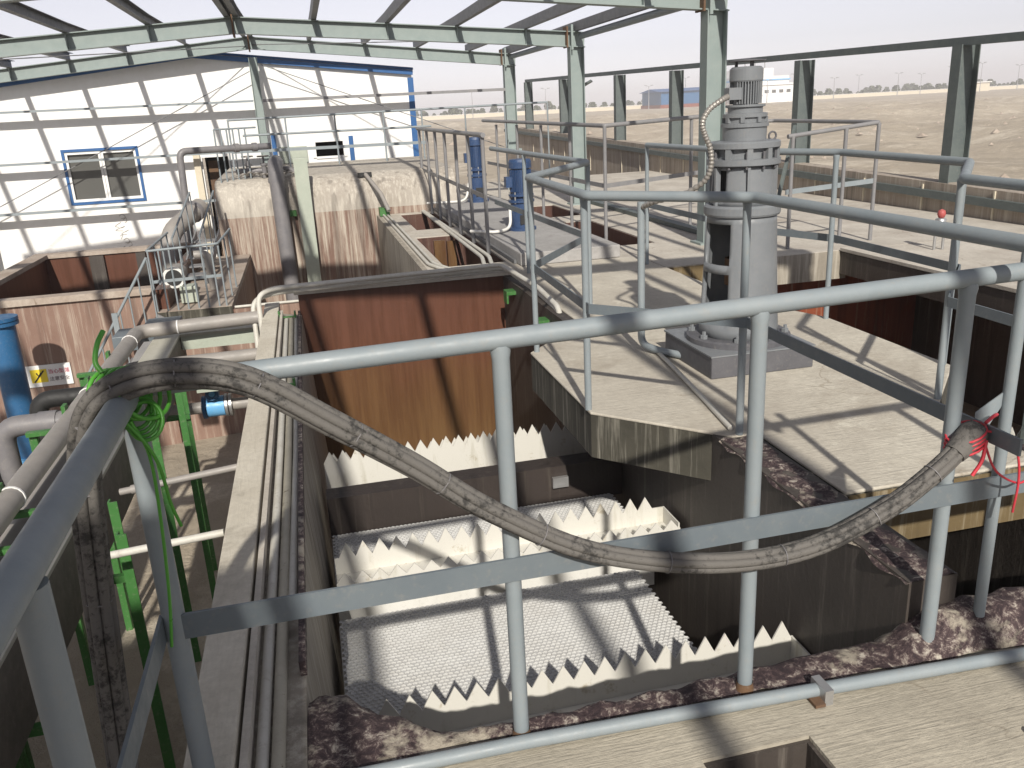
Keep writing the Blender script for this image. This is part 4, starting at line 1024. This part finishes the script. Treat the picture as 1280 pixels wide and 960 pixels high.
MB().tube([(-.87,6.40,-.352),(-.87,6.48,-.372)],.048,20).build('dial', M['bluepipe'], t); MB().tube([(-.87,6.392,-.350),(-.87,6.399,-.3515)],.022,16).build('dial_face', M['bluelt'], t)
t = thing('cable_tray','cream covered cable tray running along the gallery and turning right into the tank wall','cable tray',(-1.1,5,-.2))
MB().box(-1.30,-1.11,.2,7.18,-.02,.0).build('cover', M['tray'], t, bevel=.003); MB().box(-1.295,-1.115,.2,7.17,-.34,-.022).build('body', M['traydk'], t)
MB().box(-1.109,-.462,6.96,7.17,-.02,.0).build('branch_cover', M['tray'], t); MB().box(-1.109,-.462,6.97,7.16,-.13,-.022).build('branch_body', M['traygr'], t)
t = thing('cable_tray','lower cable tray branch under the grey pipe going into the tank wall','cable tray',(-.8,6.3,-.3))
MB().box(-.945,-.462,6.22,6.36,-.2,-.185).build('cover', M['tray'], t); MB().box(-.945,-.462,6.225,6.355,-.28,-.202).build('body', M['traygr'], t)
tag(MB().box(-1.62,-1.44,7.0,7.3,-.1,.02).build('junction_box', M['bar'], bevel=.005),'grey-blue junction box beside the corner of the cream cable tray','junction box')
tag(MB().box(-1.46,-1.18,7.35,7.7,-.12,.0).build('junction_box', M['bar'], bevel=.005),'grey-blue box behind the far bend of the uppermost grey pipe','junction box')
pipe('thin_pipe','white plastic pipe, farther of the two crossing the gallery low down',[(-.98,3.83,.01),(-.46,3.82,.06)],.016,M['pvc'],.02,rings=[((-.93,3.829,.015),(-.89,3.828,.019),.021,'union')])
pipe('thin_pipe','white plastic pipe, nearer of the two crossing the gallery low down',[(-.98,3.13,.04),(-.46,3.1,.085)],.015,M['cond'],.02)
# green supports
def support(y, lb, xl=-1.62, xr=-1.0, bar=True):
    t = thing('pipe_support', lb, 'pipe support', (-1.25,y,-2.2), 'green angle-iron pipe supports in the gallery')
    for x,dx in ((xl,1),(xr,-1)):
        MB().box(x-.02,x+.02,y-.004,y+.004,-2.2,.0).box(x-.004+dx*.018,x+.004+dx*.018,y+.005,y+.04,-2.2,.0).build('leg', M['green'], t)
    if bar: MB().box(xl-.02,xr+.02,y-.035,y-.005,-.385,-.35).build('crossbar', M['green'], t)
    MB().box(xl-.02,-1.2,y-.04,y-.005,.0,.025).build('bracket', M['green'], t)
    MB().box(-1.44,-1.42,y-.03,y+.03,.025,.15).build('bracket', M['green'], t)
    return t
for y,lb in ((6.0,'farthest green pipe support, just in front of the blue flow meter'),(4.85,'green pipe support beside the dirty grey elbow'),(3.75,'green pipe support at the farther white pipe'),(2.75,'green pipe support nearest the corner of the railing')): support(y, lb)
support(5.4,'slim green pipe support standing between the elbow and the flow meter',-1.5,-.93,False)
support(3.4,'slim green pipe support standing between the two white crossing pipes',-1.5,-.90,False)
t = thing('cable_duct','broad dark covered duct lying deep along the gallery under the side railing','duct',(-1.6,3,-2.2))
MB().box(-2.35,-1.75,-1,5.5,-.75,-.6).build('cover', M['pvcdk'], t); MB().box(-2.3,-1.8,-1,5.4,-1.1,-.76).build('body', M['dark'], t)
for x,z,lb in ((-1.95,-.35,'black cable pipe lying on the dark duct, left'),(-1.80,-.42,'black cable pipe lying on the dark duct, right')):
    pipe('cable_pipe', lb, [(x,.0,z),(x,5.4,z)], .05, M['ink'], .02, 'pipe', 'black cable pipes on the dark duct')

# ------------------------------------------------------------------ hose bundle, ties, wires
H = [(-.60,1.70,-.6),(-.565,1.75,.14),(-.55,1.77,.45),(-.525,1.76,.75),(-.50,1.74,.93),(-.455,1.70,1.05),(-.39,1.69,1.100),(-.29,1.69,1.112),(-.16,1.70,1.078),(0.,1.715,.958),(.16,1.735,.83),(.33,1.735,.69),(.57,1.73,.545),(.87,1.72,.465),(1.13,1.715,.46),(1.35,1.715,.53),(1.50,1.725,.61),(1.60,1.74,.675),(1.645,1.745,.715)]
pts = spline(H, 8)
t = thing('cable_bundle','thick dusty black hose bundle slung over the corner and along the front railing','hose',(.3,1.72,.4))
P = [Vector(p) for p in pts]
b = MB().tube(P, .0185, 10)
for k in range(6):
    a0 = k*math.pi/3; q = []
    for i,p in enumerate(P):
        tt = (P[min(i+1,len(P)-1)]-P[max(i-1,0)]).normalized(); u = tt.cross(Vector((0,1,0))); u = u.normalized() if u.length>1e-3 else Vector((1,0,0)); v = tt.cross(u)
        a = a0+i*.012; q.append(p+(u*math.cos(a)+v*math.sin(a))*.0165*(1.3-.35*min(1,max(0,(i/len(P)-.35)/.3))))
    b.tube(q, .0115, 8)
b.build('strands', M['hose'], t)
for i in range(20, len(P)-10, 9):
    tt = (P[i+1]-P[i-1]).normalized(); MB().tube([P[i]-tt*.001,P[i]+tt*.001],.0283,16).build('cable_tie', M['pvcdk'], t)
q = P[-12:]
MB().tube(q, [.029,.031,.033,.035,.036,.037,.037,.037,.036,.034,.031,.025], 14).build('taped_end', M['hose'], t)
# green wire binding
b = MB()
for k in range(5):
    c = Vector((-.425+.014*k,1.74-.004*k,1.07)); loop = []
    ax = Vector((.6,-.5,.25)).normalized(); u = ax.orthogonal().normalized(); v = ax.cross(u)
    for i in range(25):
        a = i/24*6.283; loop.append(c+u*math.cos(a)*.052+v*math.sin(a)*(.046+.003*k)+ax*.004*k)
    b.tube(loop,.0045,7)
for k in range(4):
    c = Vector((-.385+.007*k,1.735-.008*k,1.035)); loop = []
    for i in range(21):
        a = i/20*6.283; loop.append(c+Vector((math.cos(a)*.032,math.sin(a)*.02,math.sin(a)*.034-.006*k)))
    b.tube(loop,.0042,7)
b.tube(spline([(-.42,1.69,1.13),(-.43,1.70,1.15),(-.425,1.72,1.18),(-.415,1.74,1.20)],6),.0052,7)
b.tube(spline([(-.40,1.68,1.04),(-.365,1.68,.98),(-.35,1.69,.92),(-.345,1.70,.84),(-.335,1.71,.78)],6),.0036,7)
b.tube(spline([(-.385,1.68,1.03),(-.365,1.69,.95),(-.37,1.70,.80),(-.385,1.71,.62),(-.40,1.71,.50)],6),.0036,7)
tag(b.build('binding_wire', M['greenw']),'bright green wire wound round the hose and railing at the corner','wire')
b = MB()
for k in range(4):
    c = Vector((1.615,1.755,.70-.012*k)); b.tube([c+Vector((math.cos(i/16*6.283)*.045,math.sin(i/16*6.283)*.05,.02*math.cos(i/16*6.283))) for i in range(17)],.0032,6)
b.tube(spline([(1.65,1.72,.71),(1.70,1.70,.70),(1.735,1.70,.64),(1.75,1.70,.56),(1.745,1.70,.47)],6),.0032,6)
b.tube(spline([(1.64,1.72,.69),(1.66,1.70,.62),(1.70,1.70,.58),(1.76,1.71,.55),(1.80,1.72,.55)],6),.0032,6)
b.tube(spline([(1.64,1.71,.69),(1.625,1.70,.64),(1.60,1.70,.60)],6),.005,6).tube(spline([(1.65,1.73,.73),(1.68,1.74,.74),(1.71,1.76,.735)],6),.005,6)
tag(b.build('binding_wire', M['redw']),'thin red wire tied round the hose end on the right-hand post','wire')

# ------------------------------------------------------------------ plain block added out of view to cast shade on the lower left
t = thing('shade_block','plain concrete block added unseen behind the viewpoint to cast shade','tank',(-2,-3,-2.2))
MB().box(-4.2,-.78,-4.5,-1.3,-2.2,2.75).build('wall', M['pale'], t); MB().box(-4.3,-.70,-4.6,-1.2,2.75,2.85).build('rim', M['pale'], t)

for o in list(bpy.data.objects):
    if '_w' in o: del o['_w']
